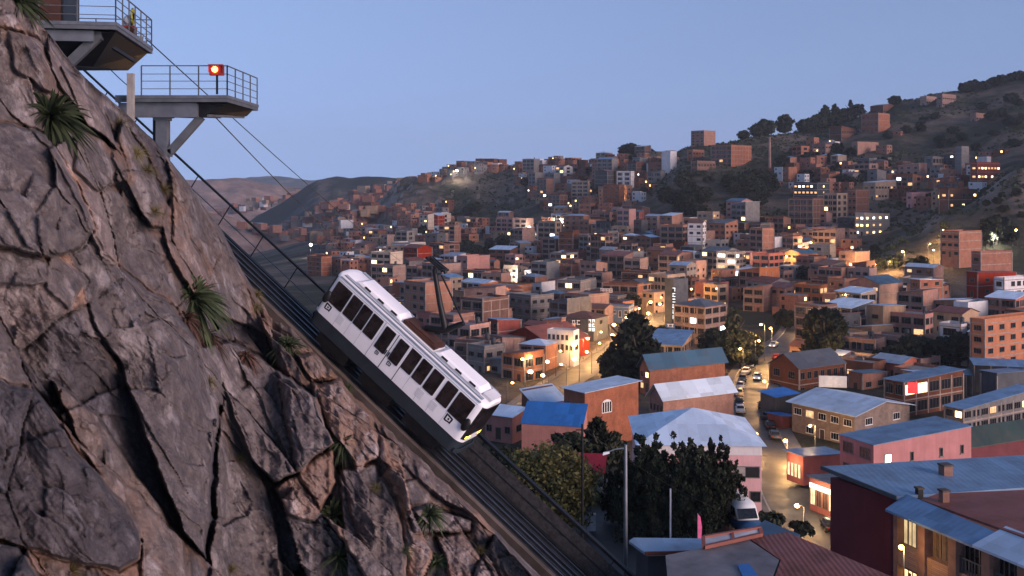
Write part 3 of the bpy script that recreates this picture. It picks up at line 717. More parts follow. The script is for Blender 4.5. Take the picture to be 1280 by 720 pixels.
# under-floor
b = MB()
for f in (.2, .5, .8):
    b.box((CX0+CLn*f-1.0, -1.0, .25), (CX0+CLn*f+1.0, 1.0, CZ0-.02))
b.build('underframe', M['steel_dark'], car)
for f in (.14, .26, .74, .86):
    for l in (-.58, .82):
        MB().tube([(CX0+CLn*f, l-.08, .30), (CX0+CLn*f, l+.08, .30)], .30, 16).build('wheel', M['steel_dark'], car)

# ------------------------------------------------------------------ viewing platforms
def railing(parent, pts, h, bars, post=.05, r=.028):
    b = MB()
    for i in range(len(pts)-1):
        a, c = Vector(pts[i]), Vector(pts[i+1]); n = max(1, round((c-a).length/1.35))
        for k in range(n+1):
            p = a.lerp(c, k/n); b.box((p.x-post/2, p.y-post/2, p.z), (p.x+post/2, p.y+post/2, p.z+h))
        for q in bars: b.bar(a+Vector((0,0,h*q)), c+Vector((0,0,h*q)), r*1.6 if q > .95 else r, None)
    return b.build('railing', M['galv_dark'], parent)
def platform(name, near, w, dep, rz, h, label, lip=.28):
    """near = right-hand front corner of the deck top"""
    t = empty(name, near, rz, label, 'viewing platform')
    b = MB(); b.box((-w, 0, -lip*.5), (0, dep, 0)); 
    for k in range(int(w/.35)): b.box((-w+.35*k+.1, -.012, -lip*.42), (-w+.35*k+.13, 0, -lip*.05))
    b.build('deck', M['galv_plat'], t)
    b = MB(); b.box((-w, .03, -lip-.02), (-.03, .16, -lip*.5-.004)); b.box((-.16, .165, -lip-.02), (-.03, dep-.03, -lip*.5-.004)); b.box((-w, dep-.16, -lip-.02), (-.165, dep-.03, -lip*.5-.004)); b.build('edge_beam', M['galv_dark'], t)
    return t
lowp = platform('viewing_platform', (-12.56, 46, 3.93), 5.0, 5.6, 0, 1.31, 'steel viewing platform with the red signal lamp on a braced column above the track')
railing(lowp, [(-3.86,.08,0),(-.06,.08,0),(-.06,5.5,0)], 1.31, (1,.72,.48,.22))
b = MB(); b.box((-5.0,.4,-.92),(-1.5,.65,-.31)); b.box((-5.0,.38,-.36),(-1.5,.67,-.305)); b.box((-5.0,.38,-.95),(-1.5,.67,-.90)); b.build('main_beam', M['galv_plat'], lowp)
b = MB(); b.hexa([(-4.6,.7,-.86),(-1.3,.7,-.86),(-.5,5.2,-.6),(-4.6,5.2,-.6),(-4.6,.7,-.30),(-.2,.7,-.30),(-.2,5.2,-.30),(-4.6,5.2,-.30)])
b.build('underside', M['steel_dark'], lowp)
b = MB(); b.box((-3.55,1.0,-3.6),(-3.05,1.5,-.87)); b.box((-3.62,.95,-1.05),(-2.98,1.55,-.872)); b.build('column', M['galv_plat'], lowp)
MB().box((-3.95,1.8,-3.4),(-3.68,2.1,-.87)).build('column', M['steel_dark'], lowp)
b = MB(); b.bar((-1.55,1.25,-.88),(-3.0,1.25,-2.5), .3, .34); b.box((-3.1,1.1,-2.7),(-2.9,1.4,-2.35)); b.build('brace', M['galv_dark'], lowp)
b = MB()
for k in range(4): b.bar((-4.4+k*1.1,.75,-.86),(-4.1+k*1.15,5.2,-.64), .1, .12)
b.build('floor_joist', M['galv_dark'], lowp)
upp = platform('viewing_platform', P(146,27.5,42), 6.5, 8.0, R(9), 1.31, 'upper steel viewing platform with a dark red hut at the top of the rock')
railing(upp, [(-3.0,.08,0),(-.06,.08,0),(-.06,7.9,0)], 1.31, (1,.72,.48,.22)); railing(upp, [(-6.4,.08,0),(-4.6,.08,0)], 1.31, (1,.72,.48,.22)); railing(upp, [(-6.4,7.9,0),(-.06,7.9,0)], 1.31, (1,.72,.48,.22))
b = MB(); b.box((-6.0,.4,-.72),(-1.0,.6,-.31)); b.box((-6.0,.38,-.75),(-1.0,.62,-.70)); b.build('main_beam', M['galv_plat'], upp)
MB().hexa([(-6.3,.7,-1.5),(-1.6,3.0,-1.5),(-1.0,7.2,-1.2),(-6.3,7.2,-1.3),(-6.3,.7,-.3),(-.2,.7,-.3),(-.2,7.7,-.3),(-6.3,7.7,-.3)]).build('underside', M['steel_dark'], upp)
b = MB(); b.bar((-.95,.9,-.5),(-2.9,.9,-2.5), .34, .38); b.box((-1.15,.7,-.62),(-.75,1.1,-.3)); b.build('brace', M['galv_dark'], upp)
MB().bar((-.9,1.5,-.55),(-.3,5.0,-1.0), .12, .14).build('tie', M['steel_dark'], upp)
hut = empty('hut', upp.matrix_basis @ Vector((-3.5,1.6,0)), R(9), 'small dark hut with a red door on the upper platform', 'hut')
b = MB(); b.box((-1.6,0,0),(1.05,2.6,2.7)); b.build('wall', M['black'], hut)
b = MB(); b.box((-.15,-.05,.0),(.95,0-.003,2.2)); b.build('door', M['rust_tray'], hut)
MB().box((-1.8,-.2,2.702),(1.25,2.8,2.85)).build('roof', M['galv_dark'], hut)
# kit on the far end of the upper platform
um = upp.matrix_basis
k1 = empty('hose_reel', um @ Vector((-.22,4.3,.15)), R(9), 'yellow hose reel clipped inside the upper platform railing', 'hose reel')
b = MB()
for r_ in (.24,.29,.34): b.tube([(0, r_*cos(a), .75+r_*sin(a)) for a in [2*pi*i/16 for i in range(17)]], .045, 6, caps=False)
b.build('hose', plain('yellow_hose', (.30,.27,.03), .6), k1); MB().box((-.06,-.04,0),(-.02,.04,.95)).build('bracket', M['steel_dark'], k1); MB().tube([(-.06,0,.75),(.08,0,.75)], .15, 12).build('drum', M['black'], k1)
k2 = empty('tool_chest', um @ Vector((-.42,4.6,0)), R(9), 'rusty red tool chest on the floor of the upper platform', 'chest')
MB().box((-.25,-.35,0),(.25,.35,.42)).build('box', M['rust_tray'], k2); MB().box((-.27,-.37,.422),(.27,.37,.50)).build('lid', M['red_paint'], k2)
sk = MB().blob((0,0,.24),(.24,.30,.26),12,8).build('sack', M['off_white'], None, um @ Vector((-.42,4.5,.50)))
tag(sk, 'white sack lying on the red tool chest on the upper platform', 'sack')
bk = empty('bucket', um @ Vector((-.36,6.6,0)), 0, 'grey bucket near the outer railing of the upper platform', 'bucket')
MB().tube([(0,0,0),(0,0,.34)], [.14,.18], 14).build('pail', M['galv'], bk); MB().tube([(.18*cos(a),0,.34+.16*sin(a)) for a in [pi*i/8 for i in range(9)]], .012, 5).build('handle', M['steel_dark'], bk)
# signal lamp on the lower platform rail
sg = empty('signal_lamp', (-13.05, 46.0, 5.02), 0, 'lit orange signal lamp in a dark red box on the lower platform railing', 'signal lamp')
b = MB(); b.box((-.30,-.14,-.22),(.30,.10,.25)); b.box((-.32,-.26,.20),(.32,-.14,.25)); b.box((-.32,-.22,-.1),(-.30,-.14,.2)); b.box((.30,-.22,-.1),(.32,-.14,.2)); b.build('housing', M['red_paint'], sg)
MB().tube([(-.05,-.20,.03),(-.05,-.13,.03)], .13, 16).build('lens', M['signal'], sg)
MB().box((-.04,-.02,-1.05),(.04,.06,-.22)).build('bracket', M['steel_dark'], sg)
pst = MB(); pst.box((-.13,-.13,-1.5),(.13,.13,.95)); pst.box((-.14,-.14,.951),(.14,.14,.98)); 
tag(pst.build('concrete_post', M['concrete'], None, P(163.5,120,45.6)), 'short concrete post beside the lower platform', 'post')
# cables
def cable(a, c, sag, label, r=.022):
    b = MB(); a, c = Vector(a), Vector(c); pts = [a.lerp(c, k/24) - Vector((0,0,sag*4*(k/24)*(1-k/24))) for k in range(25)]
    tag(b.tube(pts, r, 5).build('cable', M['steel_dark']), label, 'cable', 'cables running down from the platforms')
cable(P(182,48,49), P(500,326,150), .4, 'thin cable sloping down from the outer end of the upper platform', .03)
cable(P(268,145,49), P(440,315,140), .3, 'thin cable sloping down from under the lower platform', .03)
cable(P(122,70,47), P(163,110,46.2), .05, 'short cable between the upper platform and the concrete post')
# ------------------------------------------------------------------ town materials
WALLS = {
 'brick': ('orange brick', facade('orange_brick', (.37,.165,.112))),
 'rose': ('pale pink brick', facade('rose_brick', (.44,.215,.150))),
 'dark': ('dark brown brick', facade('dark_brick', (.20,.085,.055))),
 'tan': ('tan', facade('tan_render', (.42,.29,.20), False)),
 'grey': ('grey concrete', facade('grey_render', (.24,.225,.22), False)),
 'slate': ('dark grey', facade('slate_render', (.10,.105,.115), False)),
 'white': ('white', facade('white_render', (.70,.67,.67), False, grime=.15, vary=.1)),
 'cream': ('cream', facade('cream_render', (.58,.45,.34), False, grime=.2)),
 'red': ('dark red', facade('red_render', (.33,.070,.050), False, grime=.3)),
 'pink': ('pink', facade('pink_render', (.62,.30,.30), False, grime=.12, vary=.0)),
 'rosered': ('rosy red', facade('rosy_red_render', (.46,.115,.100), False, grime=.2, vary=0)),
 'maroon': ('maroon', facade('maroon_render', (.16,.032,.038), False, grime=.25, vary=.0)),
 'salmon': ('salmon pink', facade('salmon_render', (.50,.20,.155), False, grime=.2, vary=.1)),
 'blue': ('blue', facade('blue_render', (.045,.12,.27), False, grime=.3)),
 'orange': ('orange painted', facade('orange_render', (.46,.185,.100), False, grime=.25)),
 'stone': ('brown stone', facade('stone_wall', (.25,.165,.120), True, bw=.6, vary=.0)),
}
ROOFS = {
 'zinc': ('grey metal', sheet('zinc_sheet', (.27,.36,.46))),
 'pale': ('pale blue metal', sheet('pale_sheet', (.55,.66,.78), amount=.25)),
 'teal': ('dark teal', sheet('teal_sheet', (.045,.11,.17), amount=.35)),
 'steelblue': ('blue grey metal', sheet('steelblue_sheet', (.13,.23,.36), amount=.45, pitch=.38, bs=.2, bd=.02, rust=(.09,.09,.10))),
 'rust': ('rusty red metal', sheet('rust_sheet', (.20,.060,.042), rust=(.08,.035,.025), rough=.6)),
 'tile': ('brown tiled', sheet('tile_roof', (.17,.070,.050), rust=(.06,.03,.025), rough=.8, pitch=.5)),
 'tarp': ('bright blue', sheet('blue_tarp', (.020,.15,.44), rust=(.02,.06,.2), rough=.5, pitch=2.0)),
 'slab': ('flat concrete', M['concrete']),
 'slateroof': ('dark grey', sheet('slate_sheet', (.075,.08,.09), amount=.3)),
 'white': ('white metal', sheet('white_sheet', (.68,.75,.83), amount=.15)),
 'green': ('dark green', sheet('green_sheet', (.035,.06,.045), amount=.3)),
}
M['frame_conc'] = plain('concrete_frame', (.30,.235,.20), .9, 0, .3, .7)
M['win_frame'] = plain('window_frame', (.16,.14,.13), .6, 0, .3)
M['win_white'] = plain('white_window_frame', (.65,.64,.64), .6, 0, .1)
M['warm'] = emit('warm_window', (1.0,.62,.24), 3.2)
M['cool'] = emit('cool_window', (.85,.93,1.0), 3.0)
M['dim'] = emit('dim_window', (1.0,.55,.25), .7)
M['lampwarm'] = emit('warm_lamp_glass', (1.0,.50,.13), 13.0)
M['lampwhite'] = emit('white_lamp_glass', (1.0,.90,.74), 18.0)
M['tank'] = plain('water_tank', (.05,.055,.06), .6)
M['door'] = plain('dark_door', (.055,.035,.028), .6)

_wm = {}
def window_mesh(w, h, pane='glass', frame='win_frame', bars=1):
    k = (round(w, 1), round(h, 1), pane, frame, bars); w, h = k[0], k[1]
    if k not in _wm:
        b = MB(); t = .07 if w > .7 else .05; d = .06
        b.box((-w/2,-d,0),(-w/2+t,0,h),0); b.box((w/2-t,-d,0),(w/2,0,h),0); b.box((-w/2+t,-d,h-t),(w/2-t,0,h),0); b.box((-w/2+t,-d,0),(w/2-t,0,t),0)
        b.box((-w/2-.06,-d-.06,-.07),(w/2+.06,-.002,-.003),0)
        for i in range(bars): x = -w/2 + w*(i+1)/(bars+1); b.box((x-.02,-d+.015,t),(x+.02,-.012,h-t),0)
        b.add([(-w/2+t,-.02,t),(w/2-t,-.02,t),(w/2-t,-.02,h-t),(-w/2+t,-.02,h-t)], [(0,1,2,3)], 1)
        _wm[k] = b.mesh('window', [M[frame], M[pane]])
    return _wm[k]
def put_window(parent, face, u, z, w, h, W_, D_, pane='glass', frame='win_frame', bars=1, name='window'):
    """face L: the y = -D/2 wall, u along x; face R: the x = +W/2 wall, u along y; face B: x = -W/2"""
    o = link(name, window_mesh(w, h, pane, frame, bars), parent)
    if face == 'L': o.location = (u, -D_/2-.003, z)
    elif face == 'R': o.location = (W_/2+.003, u, z); o.rotation_euler = (0, 0, pi/2)
    else: o.location = (-W_/2-.003, u, z); o.rotation_euler = (0, 0, -pi/2)
    return o

def roof_mesh(kind, w, d, h, ov, rise):
    """roof over a box of w x d whose wall top is h; returns the sheet and the gable infill"""
    b = MB(); g = MB(); t = .10
    x0, x1, y0, y1 = -w/2-ov, w/2+ov, -d/2-ov, d/2+ov
    if kind == 'flat':
        pass
    elif kind in ('shed_l', 'shed_r', 'shed_b', 'shed_f'):
        z = {'shed_r': (rise,0,0,rise), 'shed_l': (0,rise,rise,0), 'shed_b': (rise,rise,0,0), 'shed_f': (0,0,rise,rise)}[kind]
        c = [(x0,y0),(x1,y0),(x1,y1),(x0,y1)]
        b.hexa([(p[0],p[1],h+q+.02) for p, q in zip(c, z)] + [(p[0],p[1],h+q+t) for p, q in zip(c, z)])
        c = [(-w/2,-d/2),(w/2,-d/2),(w/2,d/2),(-w/2,d/2)]
        e = .001
        g.hexa([(p[0],p[1],h-.3) for p in c] + [(p[0],p[1],h+q*(.97)+e) for p, q in zip(c, z)])
    elif kind in ('gable_x', 'gable_y'):
        gx = kind == 'gable_x'                       # ridge along x
        if gx: prof = [(y0,h),(0,h+rise),(y1,h)]; A, B_, o0, o1 = (0,1,0), (0,0,1), (x0,0,0), (x1,0,0)
        else: prof = [(x0,h),(0,h+rise),(x1,h)]; A, B_, o0, o1 = (1,0,0), (0,0,1), (0,y0,0), (0,y1,0)
        poly = [(a, z+.02) for a, z in prof] + [(a, z+.02+t) for a, z in reversed(prof)]
        b.prism(poly[:2] + poly[4:] , A, B_, o0, o1); b.prism(poly[1:5], A, B_, o0, o1)
        hw = (d if gx else w)/2
        o0, o1 = ((-w/2,0,0),(w/2,0,0)) if gx else ((0,-d/2,0),(0,d/2,0))
        g.prism([(-hw,h-.3),(hw,h-.3),(hw,h+rise*.02),(0,h+rise*.98),(-hw,h+rise*.02)], A, B_, o0, o1)
    elif kind == 'hip':
        k = min(w, d)/2*.98; rx, ry = max(w/2-k, .05), max(d/2-k, .05)
        if w > d: r = [(-rx,0),(rx,0)]; vs = [(x0,y0,h+.02),(x1,y0,h+.02),(x1,y1,h+.02),(x0,y1,h+.02),(-rx,0,h+rise),(rx,0,h+rise)]; fs = [(0,1,5,4),(1,2,5),(2,3,4,5),(3,0,4),(3,2,1,0)]
        else: vs = [(x0,y0,h+.02),(x1,y0,h+.02),(x1,y1,h+.02),(x0,y1,h+.02),(0,-ry,h+rise),(0,ry,h+rise)]; fs = [(0,1,4),(1,2,5,4),(2,3,5),(3,0,4,5),(3,2,1,0)]
        b.add(vs, fs)
    return b, g

HOUSES = []                                           # (root, corner point, pixel centre, facts)
def house(name, corner, w, d, h, a, wall='brick', roof='flat', rmat='zinc', rise=None, storeys=None, winL=None, winR=None, frame=True, lit=.1,
          ov=.35, below=4.0, tank=False, parapet=.7, label=None, cat='house', group=None, pillars=False, win_frame='win_frame', doors=True, r=rnd, slabs=True, detail=1, blank=False, wh=1.25):
    """a box building: corner = its near bottom corner, w = left-hand wall, d = right-hand wall, a = turn in degrees"""
    a = R(a); ex = Vector((cos(a), -sin(a), 0)); ey = Vector((sin(a), cos(a), 0)); corner = Vector(corner)
    c = corner - ex*w/2 + ey*d/2
    t = empty(name, c, -a, label, cat, group)
    st = storeys or max(1, round(h/3.0)); sh = h/st
    wm = WALLS[wall][1]; rm = ROOFS[rmat][1]
    b = MB(); b.box((-w/2,-d/2,-below),(w/2,d/2,h))
    if roof == 'flat' and parapet:
        p = .16
        b.box((-w/2,-d/2,h+.001),(w/2,-d/2+p,h+parapet)); b.box((-w/2,d/2-p,h+.001),(w/2,d/2,h+parapet)); b.box((-w/2,-d/2+p,h+.001),(-w/2+p,d/2-p,h+parapet)); b.box((w/2-p,-d/2+p,h+.001),(w/2,d/2-p,h+parapet))
    if rise is None: rise = .16*min(w, d)
    rb, gb = roof_mesh(roof, w, d, h, ov, rise)
    if gb.v: 
        n0 = len(b.v); b.add([(x*.9995, y*.9995, z) for x, y, z in gb.v], gb.f)
    wo_ = b.build('wall', wm, t)
    if roof == 'flat':
        MB().box((-w/2+.17,-d/2+.17,h+.002),(w/2-.17,d/2-.17,h+.06)).build('roof', ROOFS['slab'][1], t)
    else: rb.build('roof', rm, t)
    if frame and detail:
        f = MB(); e = .035; cw = .28
        if slabs:
            for k in range(1, st+1):
                z = sh*k - .12
                if k == st and roof != 'flat': continue
                f.box((-w/2-e,-d/2-e,z-.12),(w/2+e,-d/2+.02,z+.12)); f.box((w/2-.02,-d/2+.021,z-.12),(w/2+e,d/2+e,z+.12))
        for x, y in ((-w/2,-d/2),(w/2,-d/2),(w/2,d/2)): f.box((x-cw/2,y-cw/2,-below),(x+cw/2,y+cw/2,h-.001+(.9 if roof == 'flat' and r.random() < .4 else -.02)))
        if pillars:
            n = max(1, int(w/3.2))
            for k in range(1, n): x = -w/2+w*k/n; f.box((x-cw/2,-d/2-e*.9,-below),(x+cw/2,-d/2+.02,h-.02))
            n = max(1, int(d/3.5))
            for k in range(1, n): y = -d/2+d*k/n; f.box((w/2-.02,y-cw/2,-below),(w/2+e*.9,y+cw/2,h-.02))
        if f.v: f.build('concrete_frame', M['frame_conc'], t)
    nl = 0
    def pick():
        nonlocal nl
        q = r.random()
        if q < lit: nl += 1; return 'warm' if r.random() < .62 else ('cool' if r.random() < .6 else 'dim')
        if q < lit*1.9: return 'dim'
        return 'glass'
    if detail and not blank:
        for face, L, n in (('L', w, winL), ('R', d, winR)):
            if n == 0: continue
            if n is None: n = max(1, int(L/2.9))
            pitch = L/n; ww = min(pitch*.62, 1.9) if not pillars else min(pitch*.80, 3.4)  # with pillars, wide dark panes imitate the shade of open balcony floors
            for k in range(st):
                for i in range(n):
                    u = -L/2 + pitch*(i+.5); z = sh*k + sh*(.30 if not pillars else .24); hh = min(wh, sh*.5) if not pillars else max(wh, sh*.60)
                    if doors and k == 0 and i == n//2 and face == 'L' and sh > 2.2:
                        put_window(t, face, u, .02, min(1.1, ww), 2.1, w, d, 'door', win_frame, 0, 'door'); continue
                    if n > 1 and r.random() < .06 and not pillars: continue
                    put_window(t, face, u, z, ww, hh, w, d, pick(), win_frame, 1 if ww < 1.5 else 2)
    if tank:
        b = MB(); x, y = w*.22, d*.2; b.tube([(x,y,h+.9),(x,y,h+1.9),(x,y,h+2.1)], [.55,.55,.3], 10); 
        for q in (-.35,.35): b.box((x+q-.05,y-.3,h+.06),(x+q+.05,y+.3,h+.9))
        b.build('water_tank', M['tank'], t)
    HOUSES.append(dict(o=t, c=corner, w=w, d=d, h=h, st=st, wall=wall, roof=roof, rmat=rmat, lit=nl, tank=tank, cat=cat, a=a))
    return t
def corner_dims(pl, cx, pr, Y, a):
    a = R(a); X0 = (cx-HX)/F*Y; kl = (pl-HX)/F; kr = (pr-HX)/F
    wl = (X0-kl*Y)/(cos(a)+kl*sin(a)); wr = (kr*Y-X0)/max(.06, sin(a)-kr*cos(a)); return wl, wr
def house_px(name, pl, cx, pr, ptop, pbase, a=40, Y=None, maxd=26, mind=3.5, lift=None, **kw):
    """a building whose near corner shows at column cx and whose two walls reach columns pl and pr"""
    if Y is None:
        g = ground(cx, pbase); Y = g.y
    amin = math.degrees(math.atan((pr-HX)/F)) + 9
    if pr > cx+1: a = max(a, amin)
    w, d = corner_dims(pl, cx, pr, Y, a)
    w = min(max(w, mind), 60); d = min(max(d, mind), maxd)
    zt = (HY-ptop)/F*Y; zb = (HY-pbase)/F*Y
    return house(name, ((cx-HX)/F*Y, Y, zb), w, d, zt-zb, a, **kw)

# ------------------------------------------------------------------ the town's named buildings in the middle distance
# label, left, corner, right, top, base, wall, roof kind, roof material, keywords
def MID(label, pl, cx, pr, pt, pb, wall, roof='flat', rmat='zinc', name='house', cat='house', **kw):
    kw.setdefault('a', 38); return house_px(name, pl, cx, pr, pt, pb, wall=wall, roof=roof, rmat=rmat, label=label, cat=cat, **kw)
AP = dict(name='apartment_block', cat='apartment block')
# brick houses behind the dark tree
MID('brick house with a pale metal roof and one white arched window', 705, 731, 798, 491, 552, 'brick', 'shed_f', 'pale', a=52, Y=172, winL=0, winR=0, frame=False, storeys=2, rise=.5, ov=.5)
ARCH = HOUSES[-1]
MID('brick hall with a pale double-pitched roof beside the busy street', 812, 829, 917, 501, 545, 'brick', 'gable_y', 'pale', a=62, Y=186, winL=4, winR=0, frame=False, rise=2.6, ov=.6, maxd=20)
MID('brick hall with a dark teal roof, behind the pale-roofed hall', 800, 812, 906, 463, 492, 'brick', 'gable_y', 'teal', a=62, Y=216, winL=2, winR=0, frame=False, rise=3.0, ov=.6, maxd=24)
MID('tan apartment block with stacked balconies above the dark park trees', 843, 881, 908, 384, 434, 'rose', 'hip', 'slateroof', a=44, Y=284, storeys=4, winL=4, winR=3, pillars=True, lit=.10, **AP)
MID('low concrete-framed house with a blue grey roof below the balcony block', 800, 852, 866, 432, 462, 'tan', 'shed_f', 'steelblue', a=20, Y=246, storeys=2, winL=5, pillars=True, lit=0)
MID('brown stone two-storey building with a broad pale roof and lit windows', 990, 1068, 1137, 520, 562, 'stone', 'gable_x', 'pale', a=56, Y=174, storeys=2, winL=5, winR=2, frame=False, rise=1.6, ov=.8, lit=.05, win_frame='win_white', maxd=15)
MID('long dark brick building with a grey gable behind the broad pale roof', 962, 999, 1056, 462, 500, 'dark', 'gable_y', 'slateroof', a=58, Y=222, storeys=2, winL=2, winR=7, rise=2.8, lit=0, maxd=22, wh=2.0)
MID('red building with one bright white window under a blue grey roof', 1050, 1092, 1214, 557, 612, 'rosered', 'shed_f', 'steelblue', a=66, Y=112, storeys=2, winL=2, winR=0, frame=False, rise=.7, ov=.12, lit=0, maxd=17, slabs=False)
MID('long grey apartment building with three rows of balconies at the right edge', 1194, 1204, 1296, 512, 558, 'grey', 'shed_f', 'steelblue', a=58, Y=176, storeys=3, winL=2, winR=9, pillars=True, rise=1.4, lit=.04, maxd=24, **AP)
MID('orange brick apartment block with dark square windows near the right edge', 1222, 1231, 1300, 404, 462, 'orange', 'flat', 'slab', a=58, Y=232, storeys=4, winL=1, winR=5, lit=.05, maxd=22, parapet=.9, **AP)
MID('salmon low house with a pale roof next to the blue tarpaulin', 606, 640, 657, 522, 552, 'salmon', 'shed_f', 'white', a=30, Y=176, storeys=1, winL=3, winR=1, frame=False, lit=0)
MID('brick house under a bright blue tarpaulin roof', 652, 728, 734, 534, 556, 'salmon', 'shed_f', 'tarp', a=14, Y=166, storeys=1, rise=2.7, winL=0, winR=0, frame=False, lit=0, ov=.15)
MID('house with a wide pale sheet roof left of the arched window house', 655, 668, 706, 507, 540, 'dark', 'shed_r', 'pale', a=50, Y=186, storeys=1, winL=1, winR=0, rise=2.4, frame=False, lit=0)
MID('long red-roofed building with a bright white windowed wing', 628, 686, 737, 430, 458, 'red', 'gable_y', 'rust', a=46, Y=258, storeys=2, winL=6, winR=0, rise=3.4, frame=False, lit=.2, maxd=18)
MID('small white building with two rows of tall windows', 684, 717, 722, 417, 442, 'white', 'flat', 'slab', a=26, Y=250, storeys=2, winL=6, winR=1, frame=False, lit=.0, wh=1.9)
MID('red and blue painted house below the pantograph', 610, 622, 651, 403, 426, 'red', 'shed_b', 'steelblue', a=52, Y=266, storeys=2, winL=2, winR=0, lit=0)
MID('dark house carrying white signs beside the golden street', 700, 742, 760, 399, 424, 'slate', 'hip', 'tile', a=30, Y=290, storeys=2, winL=0, winR=1, lit=0, frame=False)
MID('bright blue flat-roofed box with white trim above the golden street', 757, 786, 792, 384, 397, 'blue', 'flat', 'slab', a=20, Y=334, storeys=1, winL=4, lit=0, parapet=.4, win_frame='win_white')
MID('narrow dark tower with a vertical row of white marks', 831, 842, 860, 352, 424, 'slate', 'flat', 'slab', a=52, Y=300, storeys=6, winL=0, winR=0, lit=0, frame=False, name='tower', cat='tower')
MID('house with blue and tan walls and a pale awning right of the tall cypresses', 1084, 1104, 1131, 386, 424, 'tan', 'shed_b', 'zinc', a=50, Y=284, storeys=2, winL=1, winR=1, lit=0)
MID('house with a white block on a dark base right of the tan house', 1192, 1210, 1241, 381, 416, 'white', 'flat', 'slab', a=58, Y=294, storeys=2, winL=1, winR=0, lit=0, frame=False)
MID('cream house with a pale awning between the tan house and the white block', 1152, 1166, 1192, 393, 415, 'cream', 'shed_f', 'pale', a=52, Y=290, storeys=1, winL=2, winR=1, lit=0, frame=False)
MID('dark house with a blue roof and pointed tan gable wall', 1062, 1099, 1128, 356, 380, 'rose', 'gable_y', 'teal', a=52, Y=330, storeys=2, winL=4, winR=0, rise=2.2, lit=.1)
MID('tall brown block with a blank pinkish side wall on the grassy spur', 1176, 1199, 1227, 291, 322, 'rose', 'flat', 'slab', a=58, Y=400, storeys=3, winL=3, winR=0, lit=.1, **AP)
MID('long red wall house with a dark curved roof below the spur', 1208, 1222, 1270, 343, 372, 'red', 'shed_b', 'slateroof', a=62, Y=332, storeys=2, winL=1, winR=2, lit=0)
MID('orange red block just above the long red wall house', 1222, 1226, 1265, 317, 345, 'brick', 'flat', 'slab', a=62, Y=352, storeys=2, winL=1, winR=0, lit=0)
MID('blue and white house with two rows of windows at the right edge', 1250, 1255, 1292, 350, 386, 'white', 'flat', 'slab', a=62, Y=322, storeys=3, winL=1, winR=5, lit=.15, wh=1.6)
MID('red house with white rooftop lights below the tall brown block', 1145, 1150, 1178, 352, 370, 'brick', 'shed_b', 'pale', a=58, Y=318, storeys=2, winL=1, winR=2, lit=.1)
MID('two-storey shop house with a red lit square and yellow window', 1106, 1130, 1206, 478, 522, 'dark', 'shed_f', 'steelblue', a=58, Y=196, storeys=2, winL=2, winR=5, lit=.14, pillars=True, maxd=18)
MID('blue-roofed low shed beside the long dark brick building', 957, 969, 998, 497, 530, 'slate', 'shed_r', 'tarp', a=54, Y=192, storeys=1, winL=1, winR=0, lit=0, frame=False, name='shed', cat='shed')
MID('small blue-roofed shed at the street side below the other', 969, 978, 996, 524, 545, 'maroon', 'shed_b', 'tarp', a=56, Y=186, storeys=1, winL=0, winR=0, lit=0, frame=False, name='shed', cat='shed')
MID('low house with a turquoise roof left of the shop house', 1066, 1078, 1108, 470, 492, 'brick', 'shed_b', 'teal', a=56, Y=222, storeys=1, winL=1, winR=2, lit=0)
MID('house with one glowing yellow window at the right edge', 1236, 1246, 1290, 470, 505, 'slate', 'shed_b', 'steelblue', a=60, Y=206, storeys=1, winL=1, winR=3, lit=.35)
MID('dark red hall under a dark green roof at the right edge', 1200, 1212, 1310, 560, 600, 'maroon', 'gable_y', 'green', a=64, Y=132, storeys=1, winL=2, winR=0, lit=0, frame=False, maxd=22, rise=2.0)
# hillside landmarks
MID('tall orange slab block standing highest on the hill crest', 864, 880, 894, 164, 182, 'brick', a=45, storeys=5, winL=3, winR=0, lit=0, **AP)
MID('broad apartment block with grey front and blank orange side on the crest', 889, 914, 939, 182, 209, 'brick', a=44, storeys=5, winL=5, winR=0, pillars=True, lit=.05, **AP)
MID('narrow white tower block on the hillside', 827, 838, 846, 190, 215, 'white', a=40, storeys=5, winL=0, winR=0, lit=0, frame=False, **AP)
MID('small orange house between the white tower and the broad crest block', 859, 866, 880, 188, 201, 'brick', a=45, storeys=2, lit=0)
MID('terraced brick house under the broad crest block', 864, 872, 894, 202, 217, 'dark', a=48, storeys=2, winL=2, lit=0)
MID('brick house with a hipped roof on the right crest near the dark pines', 1016, 1032, 1044, 180, 195, 'brick', 'hip', 'tile', a=45, storeys=2, lit=0)
MID('brick house stepped up behind the hipped roof house', 1037, 1052, 1069, 160, 176, 'dark', 'shed_b', 'rust', a=50, storeys=2, lit=0)
MID('large brick house on the crest right of the dark pines', 1077, 1098, 1112, 142, 166, 'brick', a=50, storeys=3, winL=4, winR=0, lit=0)
MID('low brick house topmost behind the large crest house', 1088, 1104, 1121, 132, 143, 'dark', 'gable_x', 'tile', a=50, storeys=1, lit=0)
MID('orange house with stepped roof highest on the right hill', 1171, 1178, 1195, 118, 134, 'brick', a=52, storeys=2, lit=0)
MID('small brick house left of the stepped house highest on the right hill', 1150, 1158, 1171, 121, 132, 'rose', a=52, storeys=1, lit=0)
MID('lone long low orange house on the upper right slope', 1213, 1220, 1252, 142, 152, 'brick', 'shed_b', 'rust', a=60, storeys=1, lit=0)
MID('brick house on bare slope below the hipped roof house', 1065, 1072, 1098, 178, 195, 'rose', a=52, storeys=2, winL=1, winR=0, lit=0)
MID('house with a pale flat roof on bare slope', 1085, 1092, 1114, 198, 210, 'grey', 'shed_f', 'white', a=52, storeys=1, lit=0)
MID('rust-roofed pale house below the bare slope', 1052, 1066, 1080, 217, 234, 'grey', 'gable_x', 'rust', a=45, storeys=2, lit=0)
MID('long house with a red roof left of the rust-roofed pale house', 1026, 1036, 1052, 218, 232, 'brick', 'gable_x', 'rust', a=45, storeys=1, lit=0)
